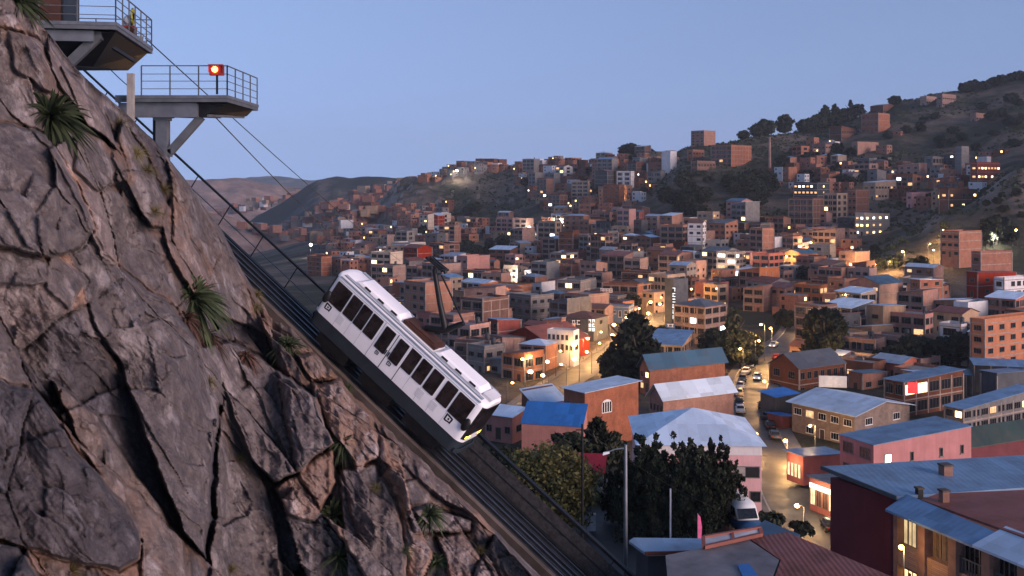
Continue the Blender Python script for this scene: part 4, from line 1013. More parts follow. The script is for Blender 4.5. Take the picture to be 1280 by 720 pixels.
MID('grey house on stilts with pale roof on the right slope', 1156, 1166, 1187, 197, 214, 'grey', 'shed_b', 'zinc', a=55, storeys=2, pillars=True, lit=0)
MID('narrow grey tower on the right slope', 1194, 1202, 1211, 184, 220, 'grey', a=55, storeys=5, winL=0, winR=0, lit=0, name='tower', cat='tower')
MID('brown five-storey block with a concrete grid front and bare brick side', 986, 1016, 1029, 249, 289, 'dark', a=40, storeys=5, winL=5, winR=0, pillars=True, lit=0, **AP)
MID('orange tower block right of the concrete grid block', 1060, 1070, 1086, 238, 272, 'brick', a=48, storeys=4, winL=2, winR=0, lit=.05, **AP)
MID('wide brown block between the grid block and the orange tower block', 1030, 1046, 1059, 243, 280, 'tan', a=42, storeys=5, winL=3, winR=2, pillars=True, lit=.05, **AP)
MID('long building with rows of white lit windows above the grid block', 992, 1022, 1037, 229, 252, 'slate', a=38, storeys=3, winL=6, winR=1, lit=.5, **AP)
MID('flat pale-roofed house right of the orange tower block', 1079, 1094, 1120, 228, 250, 'tan', 'shed_f', 'white', a=52, storeys=2, lit=.1)
MID('small pink house with dark windows above the grassy spur', 1133, 1140, 1163, 242, 260, 'pink', a=55, storeys=2, winL=1, winR=3, lit=0, frame=False)
MID('wide brown house with lit ground floor above the grassy spur', 1174, 1186, 1222, 237, 262, 'dark', 'shed_b', 'rust', a=58, storeys=2, lit=.35, winR=5)
MID('dark red block with white lit windows high at the right edge', 1213, 1222, 1250, 204, 236, 'red', a=58, storeys=3, lit=.45, **AP)
MID('pale building full of yellow lit windows under the orange tower block', 1069, 1080, 1112, 268, 295, 'cream', 'shed_b', 'white', a=54, storeys=3, winL=2, winR=4, lit=.85, **AP)
MID('large brick warehouse with white sheet roof in the lower town', 905, 930, 957, 340, 357, 'white', 'shed_f', 'white', a=44, storeys=1, lit=.1)
MID('tan five-storey block with a gridded front below the dark slope', 896, 920, 932, 317, 352, 'tan', a=40, storeys=5, winL=2, winR=3, pillars=True, lit=.1, **AP)
MID('orange blank-walled block left of the gridded tan block', 827, 846, 866, 318, 346, 'brick', a=44, storeys=4, winL=2, winR=0, lit=0, **AP)
MID('concrete-framed house with open floors above the pantograph', 688, 708, 722, 318, 344, 'grey', a=40, storeys=4, winL=3, pillars=True, lit=.05, **AP)
MID('brown block with a blank face on the left of the wooded slope', 724, 736, 758, 276, 302, 'rose', a=46, storeys=4, winL=2, winR=0, lit=0, **AP)
MID('pink-fronted block with cracked plaster beside the pantograph', 571, 584, 612, 322, 352, 'salmon', a=50, storeys=3, winL=2, winR=0, lit=0, **AP)
MID('long terraced brick block left of the golden street lamps', 600, 643, 665, 360, 388, 'orange', a=34, storeys=3, winL=6, winR=0, lit=.05, **AP)
MID('slim brick tower house left of the funicular roof', 480, 484, 492, 295, 318, 'rose', a=48, storeys=4, winL=1, winR=0, lit=0)
MID('pale brick block behind the funicular roof', 490, 512, 532, 305, 327, 'cream', a=40, storeys=3, winL=4, winR=2, lit=.1, **AP)
MID('orange brick tower block left of the wooded patch', 536, 542, 560, 293, 318, 'brick', a=50, storeys=4, winL=1, winR=1, lit=0, **AP)
MID('brick block just above the funicular track', 384, 402, 414, 322, 345, 'brick', a=45, storeys=4, winL=2, winR=0, lit=0, **AP)
MID('salmon block with a framed front near the valley houses', 740, 752, 764, 204, 222, 'rose', a=45, storeys=4, lit=.05, **AP)
# the arched window and its neighbours on the brick house; the bright window of the red building
t_, w_, d_ = ARCH['o'], ARCH['w'], ARCH['d']
b = MB(); n_ = 12; aw, ah = 1.15, 1.5; z_ = 4.1; x_ = w_/2
prof = [(-aw,0),(aw,0)] + [(aw*cos(pi*k/n_), ah+.75*sin(pi*k/n_)) for k in range(n_+1)]
b.prism(prof, (0,1,0), (0,0,1), (x_+.002,-.1*d_,z_), (x_+.05,-.1*d_,z_)); wi = b.build('arched_window', M['win_white'], t_)
for k in range(4):
    q = MB(); y0 = -.1*d_-aw+.14+k*(2*aw-.12)/4; q.box((x_+.051,y0,z_+.14),(x_+.06,y0+(2*aw-.28)/4-.12,z_+ah+.32)); q.build('pane', M['glass'], wi)
for k in range(3): put_window(t_, 'L', -w_/2+w_*(k+.7)/3.4, 4.2, .8, 1.9, w_, d_)
RB = next(h for h in HOUSES if h['wall'] == 'rosered'); M['white_lit'] = emit('white_lit_window', (1.0,.95,.86), 3.2)
put_window(RB['o'], 'R', -RB['d']*.36, RB['h']-2.1, 1.0, 1.0, RB['w'], RB['d'], 'white_lit', 'win_frame', 1)
for k in (-.12,.18,.40): put_window(RB['o'], 'R', RB['d']*k, RB['h']-2.2, .5, 1.0, RB['w'], RB['d'], 'glass', 'win_frame', 0)
LAND = [(h['o']['label'], h) for h in HOUSES]

# ------------------------------------------------------------------ the houses that fill the slopes
def in_poly(x, y, poly):
    ins = False; n = len(poly)
    for i in range(n):
        ax, ay = poly[i]; bx, by = poly[(i+1) % n]
        if (ay > y) != (by > y) and x < (bx-ax)*(y-ay)/(by-ay)+ax: ins = not ins
    return ins
TOWN = [  # zone name, outline in photo pixels, number, brick share, storeys
 ('in the valley town', [(560,352),(660,338),(800,330),(930,330),(1010,322),(1075,345),(1100,372),(1180,372),(1290,378),(1290,462),(1080,462),(1010,440),(960,428),(900,398),(850,392),(800,402),(690,418),(600,414),(560,380)], 150, (1,3)),
 ('on the left lower slope', [(500,300),(560,285),(640,280),(720,280),(760,300),(700,335),(560,352),(500,345)], 38, (1,4)),
 ('in the middle of the hillside', [(640,212),(700,204),(800,198),(850,196),(835,220),(800,250),(760,270),(700,275),(660,240)], 74, (1,4)),
 ('on the lower hillside', [(700,280),(780,270),(850,285),(960,282),(1075,278),(1062,322),(1010,322),(930,330),(800,330),(700,335)], 96, (1,4)),
 ('on the upper right slope', [(960,205),(1010,200),(1120,215),(1230,205),(1230,255),(1130,262),(1060,240),(960,240)], 30, (1,3)),
 ('high on the right hillside', [(960,172),(1040,160),(1120,140),(1250,140),(1290,195),(1120,215),(1010,200)], 10, (1,2)),
 ('behind the funicular roof', [(430,330),(500,338),(560,348),(570,395),(610,430),(600,470),(540,425),(470,365)], 30, (1,4)),
 ('left of the funicular roof', [(395,300),(440,285),(500,292),(505,335),(440,345),(400,345)], 16, (1,3)),
 ('on the brow of the left crag', [(488,262),(560,262),(560,284),(495,284)], 12, (1,2)),
 ('along the left crest', [(528,216),(600,202),(700,196),(705,206),(640,212),(600,216),(530,228)], 34, (1,2)),
 ('near the big park trees', [(1000,440),(1080,466),(1220,466),(1190,500),(1070,470)], 8, (1,2)),
 ('along the golden street', [(600,430),(690,420),(735,425),(700,455),(690,490),(650,480),(600,470)], 30, (1,2)),
]
NOBUILD = [[(590,278),(640,240),(668,246),(650,262),(606,284)], [(845,222),(900,205),(965,215),(975,250),(930,275),(860,275),(830,255)], [(1060,330),(1290,210),(1290,330),(1180,340)], [(555,325),(600,300),(650,300),(650,325),(590,340)], [(860,395),(930,385),(985,400),(1000,430),(1060,470),(940,500),(900,470)]]
STREETS = []                                           # (points, half width); filled in before the houses are set out
def street_px(pts): return [Vector((*P(px, py, FLOOR*F/(HY-py))[:2], FLOOR)) for px, py in pts]
MAIN = street_px([(1090,800),(1050,722),(1018,672),(992,630),(972,590),(955,560),(944,535),(936,510),(936,486),(946,462),(966,441),(990,424),(1000,408),(1004,394)])
GOLD = street_px([(655,512),(690,486),(716,470),(742,453),(768,436),(792,419),(816,402),(836,390),(858,379)])
def clear_of_street(x, y, m):
    for pts, hw in ((MAIN, 6.5), (GOLD, 4.5)):
        for a, b in zip(pts, pts[1:]):
            ex, ey = b.x-a.x, b.y-a.y; t = max(0, min(1, ((x-a.x)*ex+(y-a.y)*ey)/(ex*ex+ey*ey)))
            if math.hypot(x-a.x-t*ex, y-a.y-t*ey) < hw+m: return False
    return True
occ = [(h['c'].x, h['c'].y, max(h['w'], h['d'])*.62, h['c'].z+h['h']) for h in HOUSES]
fill = []
r2 = random.Random(5)
def facing(px): return (38 if px < 900 else 50)
for zone, poly, num, sto in TOWN:
    xs = [p[0] for p in poly]; ys = [p[1] for p in poly]; k = tries = 0
    while k < num and tries < 6000:
        tries += 1
        px, py = r2.uniform(min(xs), max(xs)), r2.uniform(min(ys), max(ys))
        if not in_poly(px, py, poly) or any(in_poly(px, py, q) for q in NOBUILD): continue
        g = ground(px, py)
        if g is None or not clear_of_street(g.x, g.y, 3): continue
        big = r2.random() < .30 and sto[1] > 2
        w = r2.uniform(5.5, 10.5) * (1.3 if big else 1); d = r2.uniform(5.5, 10) * (1.15 if big else 1); st = r2.randint(3, sto[1]+1) if big else r2.randint(sto[0], max(sto[0], min(3, sto[1])))
        rad = max(w, d)*.60
        if any((g.x-x)**2+(g.y-y)**2 < (rad+q)**2*.52 for x, y, q, z in occ): continue
        occ.append((g.x, g.y, rad, 0)); fill.append((zone, px, py, g, w, d, st, big)); k += 1
wallpick = ['brick']*7 + ['rose']*6 + ['dark']*4 + ['tan']*3 + ['grey']*3 + ['slate']*2 + ['cream']*1 + ['white']*2 + ['red']*1 + ['salmon']*2 + ['orange']*2
small = sorted([q for q in fill if not q[7]], key=lambda q: -q[4]*(q[6]+.5)/q[3].y**2); MASSED = small[236:]; _m = set(id(q) for q in MASSED)
fill = [q for q in fill if id(q) not in _m]
for zone, px, py, g, w, d, st, big in fill:
    wl = r2.choice(wallpick); rf = r2.choice(['flat']*5 + ['shed_b','shed_f','shed_l','gable_x','gable_y','hip']); rm = r2.choice(['zinc','zinc','rust','rust','tile','tile','slateroof','steelblue','pale','white','teal'])
    a = facing(px) + r2.uniform(-14, 14); h = st*r2.uniform(2.6, 3.0); far = g.y > 560
    house('apartment_block' if big else 'house', (g.x, g.y, g.z-.6), w, d, h+.6, a, wl, rf, rm, storeys=st, winL=None if not far else max(1, int(w/3.6)), winR=0 if r2.random() < .6 else None if not far else 1,
          frame=r2.random() < .75, lit=.035 if zone == 'in the valley town' else .02, tank=(rf == 'flat' and r2.random() < .3), pillars=r2.random() < (.65 if big else .35), cat='apartment block' if big else 'house',
          group='apartment blocks on the hillside' if big else 'houses on the hillside', below=5 if py < 330 else 2, r=r2)
    HOUSES[-1]['zone'] = zone
# ------------------------------------------------------------------ streets
def asphalt():
    m, n, b = nodes('asphalt'); g = texco(n); f = noise(n, g, .35, 7, .7); f2 = noise(n, g, 8, 5, .7)
    c = ramp(n, f, [(.3, (.035,.033,.032)), (.7, (.075,.070,.066))]); c = mixrgb(n, c, (.03,.03,.03), math_(n, 'MULTIPLY', ramp(n, f2, [(.55, (0,0,0)), (.7, (1,1,1))]), .35))
    n.links.new(c, b.inputs['Base Color']); n.links.new(ramp(n, f, [(.35, (.42,)*3), (.65, (.75,)*3)]), b.inputs['Roughness']); bump(n, b, f2, .3, .02); return m
M['asphalt'] = asphalt(); M['pavement'] = plain('pavement', (.15,.135,.125), .85, 0, .25, .8, bmp=.2); M['kerb'] = plain('kerb_stone', (.34,.32,.30), .8, 0, .2)
M['paint'] = plain('road_paint', (.62,.60,.52), .7, 0, .3, 2)
def smooth_path(pts, n=8):
    out = []; P_ = [pts[0]] + list(pts) + [pts[-1]]
    for i in range(1, len(P_)-2):
        for k in range(n):
            t = k/n; a, b, c, d = P_[i-1], P_[i], P_[i+1], P_[i+2]
            out.append(.5*((2*b) + (c-a)*t + (2*a-5*b+4*c-d)*t*t + (3*b-a-3*c+d)*t**3))
    return out + [pts[-1]]
def offset_path(pts, o):
    out = []
    for i, p in enumerate(pts):
        d = (pts[min(i+1, len(pts)-1)] - pts[max(i-1, 0)]); d.z = 0; d.normalize(); out.append(p + Vector((-d.y, d.x, 0))*-o)
    return out                                        # positive = right of the direction of travel
def ribbon(name, pts, a, b, z, mat, thick=0):
    l, r_ = offset_path(pts, a), offset_path(pts, b); m = MB(); n = len(pts); up = Vector((0,0,z))
    vs = [p+up for p in l] + [p+up for p in r_]
    fs = [(i, i+1, n+i+1, n+i) for i in range(n-1)]
    if thick:
        dn = Vector((0,0,z-thick)); vs += [p+dn for p in l] + [p+dn for p in r_]
        fs += [(i, 2*n+i, 2*n+i+1, i+1) for i in range(n-1)] + [(n+i, n+i+1, 3*n+i+1, 3*n+i) for i in range(n-1)]
        fs += [(0, n, 3*n, 2*n), (n-1, 3*n-1+0, 4*n-1, 2*n-1)] if False else []
    tag(m.add(vs, fs).build(name, mat), kind='structure')
mp = smooth_path(MAIN); gp = smooth_path(GOLD)
ribbon('road', mp, -3.6, 3.6, .02, M['asphalt'])
ribbon('kerb', mp, -3.85, -3.6, .15, M['kerb'], .2); ribbon('kerb', mp, 3.6, 3.85, .15, M['kerb'], .2)
ribbon('pavement', mp, -5.6, -3.85, .146, M['pavement'], .2); ribbon('pavement', mp, 3.85, 6.2, .146, M['pavement'], .2)
ribbon('road', gp, -3.0, 3.0, .02, M['asphalt'])
ribbon('pavement', gp, -4.6, -3.0, .13, M['pavement'], .2); ribbon('pavement', gp, 3.0, 4.6, .13, M['pavement'], .2)
# car park on the near terrace
PZ = FLOOR + (44-28.0)
cp = MB(); cp.add([(-60,40,PZ+.02),(17,40,PZ+.02),(15,100,PZ+.02),(-60,100,PZ+.02)], [(0,1,2,3)]); tag(cp.build('car_park', M['asphalt']), kind='structure')

# ------------------------------------------------------------------ lamps
def light(loc, e, col=(1.0,.60,.24), rad=.15, parent=None):
    l = bpy.data.lights.new('lamp_light', 'POINT'); l.energy = e; l.color = col; l.shadow_soft_size = rad
    o = bpy.data.objects.new('lamp_light', l); COL.objects.link(o); o.location = loc
    if parent: o.parent = parent
    return o
_lm = {}
def lamp_post(loc, h, rz, label, group, e=900, arm=1.2, col=(1.0,.52,.17), mat='lampwarm', bulb=.26, pole='galv_dark', lit=True):
    t = empty('street_lamp', loc, rz, label, 'street lamp', group); k = (round(h,1), arm, mat, bulb, pole)
    if k not in _lm:
        p = MB(); p.tube([(0,0,0),(0,0,.9),(0,0,h)], [.11,.075,.055], 8)
        q = MB(); q.tube([(0,0,h-.05),(arm*.5,0,h+.12),(arm,0,h+.14)], .035, 6); 
        s = MB(); s.hexa([(arm-.1,-.10,h+.04),(arm+.55,-.13,h+.06),(arm+.55,.13,h+.06),(arm-.1,.10,h+.04),(arm-.1,-.06,h+.17),(arm+.5,-.07,h+.19),(arm+.5,.07,h+.19),(arm-.1,.06,h+.17)])
        g = MB(); g.blob((arm+.25,0,h-.02), (bulb,bulb,bulb*.7), 10, 6)
        _lm[k] = (p.mesh('pole', M[pole]), q.mesh('arm', M[pole]), s.mesh('lamp_head', M[pole]), g.mesh('lamp_glass', M[mat] if lit else M['off_white']))
    for nm, me in zip(('pole','arm','lamp_head','lamp_glass'), _lm[k]): link(nm, me, t)
    if lit: light((arm+.25, 0, h-.02-bulb-.25), e, col, .25, t)
    return t
r3 = random.Random(8)
def along(path, s):
    i = min(int(s), len(path)-2); return path[i].lerp(path[i+1], s-i), (path[i+1]-path[i]).normalized()
# golden street: lamps on both sides
gl = offset_path(gp, -3.5), offset_path(gp, 3.5)
n = 0
for k in range(26):
    f = k/25*(len(gp)-2); side = k % 2; p, d = along(gl[side], f)
    lamp_post((p.x, p.y, FLOOR+.1), 5.2+r3.uniform(-.4,.6), math.atan2(d.y, d.x)+(pi/2 if side else -pi/2), 'glowing golden lamp in the double row along the narrow lit street', 'lamps along the golden street', 1700 if k > 9 else 650 if k > 7 else 180, .9, bulb=(.30,.42,.54)[k*7%3])
# main street
for (px, py, pb, lab, e) in ((1005,635,672,'street lamp at the bend above the dark bush and parked dark car',900), (984,551,575,'street lamp at the end of the shop with the blue grey roof',800), (960,478,502,'street lamp next to the blue-roofed sheds',800), (946,552,566,'street lamp on the near kerb behind the pink building',500),
    (956,406,452,'left lamp of the pair over the park edge',1300), (965,410,450,'right lamp of the pair over the park edge',1300), (944,426,462,'lamp lower down the park edge',900), (929,436,466,'lamp among the park trees',700), (1042,443,462,'lamp at the foot of the tall cypresses',900), (1000,402,420,'lamp where the main street meets the town',1500)):
    Y = -FLOOR*F/(pb-HY); p = P(px, pb, Y); h = (pb-py)/F*Y
    lamp_post((p.x, p.y, FLOOR+.1), max(3.2, h), r3.uniform(0, 6.28), lab, 'lamps of the main street', e*1.35, .7, bulb=.34)
# lamps up in the town
for i, (px, py, hh, wht, lab) in enumerate([(1160,316,9,0,'lamp on the grassy spur left of the tall brown block'),(1131,326,9,0,'lamp at the left end of the grassy spur'),(1167,322,8,0,'second lamp by the tall brown block'),(1266,300,9,0,'lamp high at the right edge of the spur'),(1272,299,9,0,'outer lamp high at the right edge of the spur'),(1242,304,8,1,'white lamp beside the trees on the spur'),
    (1066,340,8,0,'lamp at the top of the bright corner'),(1086,342,8,0,'lamp in the bright corner under the spur'),(1096,340,8,0,'lamp right in the bright corner under the spur'),(1110,336,8,0,'lamp on the rising road under the spur'),(1054,362,8,0,'lamp beside the bright lit alley'),(982,332,10,0,'lamp above the white sheet roof'),(612,386,10,0,'large golden lamp right of the pantograph'),(655,472,8,0,'golden lamp beside the red tiled roof'),(665,468,8,0,'golden lamp behind the red tiled roof'),
    (570,221,16,1,'bright white floodlight on the left crest'),(388,314,14,1,'white floodlight above the funicular'),(1020,546,6,0,'globe lamp in front of the grey balconies'),(675,452,8,0,'lamp left of the golden street'),(700,447,7,1,'white lamp by the white windowed building'),(778,462,8,0,'lamp behind the dark roadside trees'),(793,452,8,0,'lamp between the dark roadside trees'),
    (858,353,8,0,'lamp in front of the gridded tan block'),(902,347,8,1,'white lamp beside the gridded tan block'),(770,248,10,0,'small lamp by the wooded slope'),(925,265,9,0,'lamp at the top of the lower hillside'),(1014,310,8,0,'lamp above the alley'),(1180,294,7,0,'lamp under the wide brown house'),(660,288,9,1,'white lamp on the left lower slope'),(702,278,9,1,'white lamp left of the brown blank block'),(1160,398,8,1,'white lamp among the right houses'),(642,350,8,1,'white lamp in the left valley houses')]):
    if lab.startswith('globe'): g = P(1019, 562, 168); g.z = FLOOR
    else: g = ground(px, py+8)
    if g is None: continue
    far = g.y/300; bl = .28*max(1, far)
    if 'white windowed' in lab or 'red tiled' in lab: far *= .25
    lamp_post(g, max(5, hh*.7), r3.uniform(0, 6.28), lab, 'lamps in the town', (1900 if hh < 14 else 1100)*max(.12, far), .6, (1.0,.60,.24) if not wht else (1.0,.92,.80), 'lampwarm' if not wht else 'lampwhite', bulb=round(min(.75, bl)*(1.6 if hh > 13 else (.6,1.0,1.35)[i*5%3]), 2))
# ------------------------------------------------------------------ near buildings
def pz(px, py, z): return P(px, py, z*F/(HY-py))
def slab_poly(pts, t, name, mat, parent=None):
    """a roof sheet given by its top corners"""
    b = MB(); n = len(pts); dn = Vector((0,0,-t)); off = parent.matrix_basis.inverted() if parent else Matrix()
    vs = [off @ Vector(p) for p in pts] + [off @ (Vector(p)+dn) for p in pts]
    b.add(vs, [tuple(range(n)), tuple(range(n, 2*n))[::-1]] + [(i, (i+1)%n, n+(i+1)%n, n+i) for i in range(n)])
    return b.build(name, mat, parent)
# pink building with the hipped roof
pk = house_px('house', 800, 952, 953, 557, 662, a=3, Y=112, maxd=13, mind=13, wall='pink', roof='hip', rmat='pale', storeys=4, winL=0, winR=0, frame=False, rise=2.6, ov=.5,
     label='pink painted building with a pale and dark hipped roof behind the dark conifers', cat='house')
pk.children[0].name = 'wall'
H = HOUSES[-1]; w_, d_, h_ = H['w'], H['d'], H['h']
b = MB(); b.box((-w_/2-.03,-d_/2-.03,h_-1.05),(w_/2+.03,d_/2+.03,h_-.02)); b.build('parapet_band', WALLS['white'][1], pk)
zz = lambda py: (HY-py)/F*112 - (HY-662)/F*112
def open_bay(x0, x1, z0, z1, split=None):
    b = MB(); t = .09
    b.box((x0,-d_/2-.05,z0),(x1,-d_/2-.002,z0+t)); b.box((x0,-d_/2-.05,z1-t),(x1,-d_/2-.002,z1)); b.box((x0,-d_/2-.05,z0+t),(x0+t,-d_/2-.002,z1-t)); b.box((x1-t,-d_/2-.05,z0+t),(x1,-d_/2-.002,z1-t))
    f = b.build('window', M['win_frame'], pk)
    g = MB(); xm = x0+(x1-x0)*(split or 1); g.box((x0+t,-d_/2-.03,z0+t),(xm,-d_/2-.004,z1-t)); g.build('pane', M['concrete'] if split else M['glass'], f)
    if split: g = MB(); g.box((xm,-d_/2-.028,z0+t),(x1-t,-d_/2-.004,z1-t)); g.build('pane', M['black'], f)  # black sheet stands in for the shade inside the open half
px2x = lambda px: w_/2 - (952-px)/F*112
open_bay(px2x(917), px2x(950), zz(598), zz(583), .45); open_bay(px2x(937), px2x(951.3), zz(628), zz(614)); open_bay(px2x(862), px2x(890), zz(598), zz(583), .5)
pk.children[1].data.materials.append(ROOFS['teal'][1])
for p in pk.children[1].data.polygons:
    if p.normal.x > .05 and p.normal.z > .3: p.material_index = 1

# maroon building with the big blue grey roof, at the right edge
mb_ = empty('house', pz(1130, 622, -17.0)*1.0, 0, 'large maroon building with chimneys on its wide blue grey and red roof', 'building')
O = mb_.location.copy()
def L_(v): return Vector(v) - O
A = pz(1038, 586, -16.8); C = pz(1128, 622, -17.1); far = Vector((A.x+20, A.y+3.5, -16.0)); E = pz(1300, 698, -17.4)
dirw = (E-C).normalized(); nin = Vector((-dirw.y, dirw.x, 0)).normalized()
if nin.x < 0: nin = -nin
def ring(zt, pts): return pts
b = MB(); low = -46
base = [Vector((A.x,A.y,0)), Vector((C.x,C.y,0)), Vector((C.x,C.y,0))+nin*16, Vector((A.x,A.y,0))+nin*16]
b.hexa([L_((p.x,p.y,low)) for p in base] + [L_((p.x,p.y,-17.3 - (.95 if i_ > 1 else 0))) for i_, p in enumerate(base)]); b.build('wall', WALLS['maroon'][1], mb_)
up_ = Vector((0,0,1))
A2 = A - (C-A).normalized()*.3 - nin*.35; C2 = C - nin*.35
slab_poly([A2+up_*.1, C2+up_*.1, C2+nin*18-up_*.85, A2+nin*18-up_*.85], .16, 'roof', ROOFS['steelblue'][1], mb_)
b = MB(); b.bar(L_(A2-nin*.03+up_*.02), L_(C2-nin*.03+up_*.02), .10, .22); b.build('fascia', M['galv_dark'], mb_)
# the brick wing with windows that continues towards the viewer, standing half a metre proud
W0 = C - nin*.75 + dirw*.15; W1 = W0 + dirw*15.5; zt = -17.55
wing = empty('house', (W0.x, W0.y, 0), 0, 'brick wing with tall curtained windows and balcony rails at the lower right corner', 'building')
ang = math.atan2(dirw.y, dirw.x); wing.rotation_euler = (0,0,ang)       # local x runs along the front towards the viewer, local +y is inside
wing.location.z = 0; sgn = 1 if (Matrix.Rotation(-ang,3,'Z') @ nin).y > 0 else -1
Lw = 15.5; fl = 2.55; tops = zt
def s_at(px): return min((k*.02 for k in range(900)), key=lambda q: abs(pix(W0+dirw*q)[0]-px))
print('wing', [round(s_at(q),2) for q in (1132,1164,1196,1236,1278)])
def wy(v): return sgn*v
pil = plain('brick_pillar', (.23,.125,.092), .85, 0, .25, 2.0, rand=False, bmp=.3)
b = MB()
b.box((0,wy(.9),-46),(Lw,wy(1.6),tops-.02)); b.box((0,wy(1.6),-46),(Lw,wy(12),tops-1.2)); b.box((0,wy(.0),-46),(.30,wy(.9),tops-.02)); b.build('wall', pil, wing)
woodm = None
def woodslats():
    m, n, b = nodes('slat_cladding'); v = texco(n); w = n.nodes.new('ShaderNodeTexBrick'); sx = n.nodes.new('ShaderNodeSeparateXYZ'); cb = n.nodes.new('ShaderNodeCombineXYZ')
    n.links.new(v, sx.inputs[0]); n.links.new(sx.outputs[0], cb.inputs[0]); n.links.new(sx.outputs[2], cb.inputs[1])
    w.inputs['Scale'].default_value = 1; w.inputs['Brick Width'].default_value = 1.1; w.inputs['Row Height'].default_value = .11; w.inputs['Mortar Size'].default_value = .006
    w.inputs['Color1'].default_value = (.30,.17,.11,1); w.inputs['Color2'].default_value = (.40,.23,.15,1); w.inputs['Mortar'].default_value = (.08,.05,.04,1); n.links.new(cb.outputs[0], w.inputs[0])
    n.links.new(w.outputs[0], b.inputs['Base Color']); b.inputs['Roughness'].default_value = .8; return m
M['slats'] = woodslats()
nb = 6; bay = s_at(1278)/4; Lw = .3+bay*nb; W1 = W0 + dirw*Lw; cut = s_at(1226)
M['curtain'] = emit('lit_curtain', (1.0,.70,.36), .35); M['room'] = emit('lit_room', (1.0,.66,.20), 1.5); M['curtain_dark'] = plain('curtain', (.16,.11,.085), .9)
for k in range(nb):
    x0, x1 = .3+bay*k, .3+bay*(k+1)
    b = MB(); b.box((x1-.52,wy(-.12),-46),(x1,wy(.898),tops-.03)); b.build('pillar', pil, wing)
    for q in range(3):
        z1 = tops-.35-fl*q; z0 = z1-1.5
        if q == 0: MB().box((x0,wy(.10),z1),(x1-.52,wy(.895),tops-.03)).build('lintel', pil, wing)
        MB().box((x0,wy(.05),z0-fl+1.5),(x1-.522,wy(.893),z0)).build('spandrel', M['slats'], wing)
        f = MB(); a0, a1 = x0+.02, x1-.54
        for i in range(6): xx = a0+(a1-a0)*i/5; f.box((xx-.03,wy(.44),z0+.002),(xx+.03,wy(.52),z1-.002))
        f.box((a0+.03,wy(.45),z0+.002),(a1-.03,wy(.51),z0+.06)); f.box((a0+.03,wy(.45),z1-.06),(a1-.03,wy(.51),z1-.002)); fo = f.build('window', M['win_frame'], wing)
        pm = M['room'] if (q == 1 and k < 2) else M['car_glass']
        MB().box((a0,wy(.47),z0+.01),(a1,wy(.49),z1-.01)).build('pane', pm, fo)
        if q == 0 and k < 2:
            c = MB(); 
            for i in range(5): xx = a0+(a1-a0)*(i+.5)/5; c.box((xx-.13+.05*(i%2),wy(.425),z0+.05),(xx+.10,wy(.435),z1-.06))
            c.build('curtain', M['curtain_dark'] if k else M['curtain'], fo)
        if q == 1 and k < 2:
            c = MB(); c.box((a0+.3,wy(.425),z0+.05),(a0+.55,wy(.437),z1-.4)); c.box((a0+.75,wy(.425),z0+.05),(a0+1.15,wy(.437),z0+.7)); c.box((a0+.05,wy(.425),z1-.3),(a1-.05,wy(.437),z1-.05)); c.build('curtain', M['curtain_dark'], fo)
        if q == 0 and k >= 2:
            c = MB(); c.box((a0,wy(.10),z0+.72),(a1,wy(.15),z0+.78))
            for i in range(9): xx = a0+(a1-a0)*i/8; c.box((xx-.02,wy(.11),z0),(xx+.02,wy(.14),z0+.72))
            c.build('balcony_rail', M['galv_dark'], wing)
inv = wing.matrix_basis.inverted()
r0, r1 = W0 - nin*.55, W1 - nin*.55
slab_poly([Vector((r0.x,r0.y,tops+.02)), Vector(((W0+dirw*cut-nin*.55).x,(W0+dirw*cut-nin*.55).y,tops+.02)), Vector(((W0+dirw*cut+nin*.9).x,(W0+dirw*cut+nin*.9).y,tops+.52)), Vector(((W0+nin*1.0).x,(W0+nin*1.6).y,tops+.60))], .12, 'roof', ROOFS['steelblue'][1], wing)
slab_poly([Vector(((W0+dirw*(cut+.1)-nin*.65).x,(W0+dirw*(cut+.1)-nin*.65).y,tops+.10)), Vector((r1.x,r1.y,tops+.10)), Vector(((W1+nin*1.5).x,(W1+nin*1.5).y,tops+.75)), Vector(((W0+dirw*(cut+.1)+nin*1.5).x,(W0+dirw*(cut+.1)+nin*1.5).y,tops+.75))], .12, 'roof', ROOFS['pale'][1], wing)
q0 = W0+nin*1.05+dirw*.9
slab_poly([Vector((q0.x,q0.y,tops+.62)), Vector(((W1+nin*1.2).x,(W1+nin*1.2).y,tops+.78)), pz(1330,610,tops+.95), pz(1172,617,tops+.74)], .12, 'roof', ROOFS['rust'][1], wing)
def chimney(px, py_top, py_base, z, wpx, label, mat):
    p = pz(px, py_base, z); Y = p.y; w = wpx/F*Y; h = (py_base-py_top)/F*Y
    t = empty('chimney', p - up_*.4, R(12)); t.parent = mb_; t.location = L_(p - up_*.4)
    MB().box((-w/2,-w/2,0),(w/2,w/2,h+.4)).build('stack', mat, t); b = MB(); b.box((-w/2-.05,-w/2-.05,h+.401),(w/2+.05,w/2+.05,h+.5)); b.build('cap', M['concrete_brown'], t)
    return t
chimney(1182, 582, 596, -17.3, 12, '', pil); chimney(1180, 614, 625, tops+.75, 9, '', pil); chimney(1149, 611, 617, tops+.5, 7, '', M['black'])
wl = pz(1126, 684, -20.5)
t = empty('wall_lamp', (C.x, C.y, 0) , 0, 'lit warm lamp on a thin pole at the corner of the maroon building', 'lamp')
lp = P(1127, 684, C.y-3.2); t.location = (lp.x, lp.y, lp.z-5)
MB().tube([(.12,0,-6),(.12,0,4.9)], .04, 6).build('pole', M['galv'], t); MB().tube([(.12,0,4.9),(.0,0,5.02)], .03, 6).build('arm', M['galv'], t); MB().blob((-.02,-.02,5.0),(.14,.14,.12),10,6).build('lamp_glass', M['lampwarm'], t); light((-.05,-.25,4.85), 45, (1.0,.58,.22), .12, t)

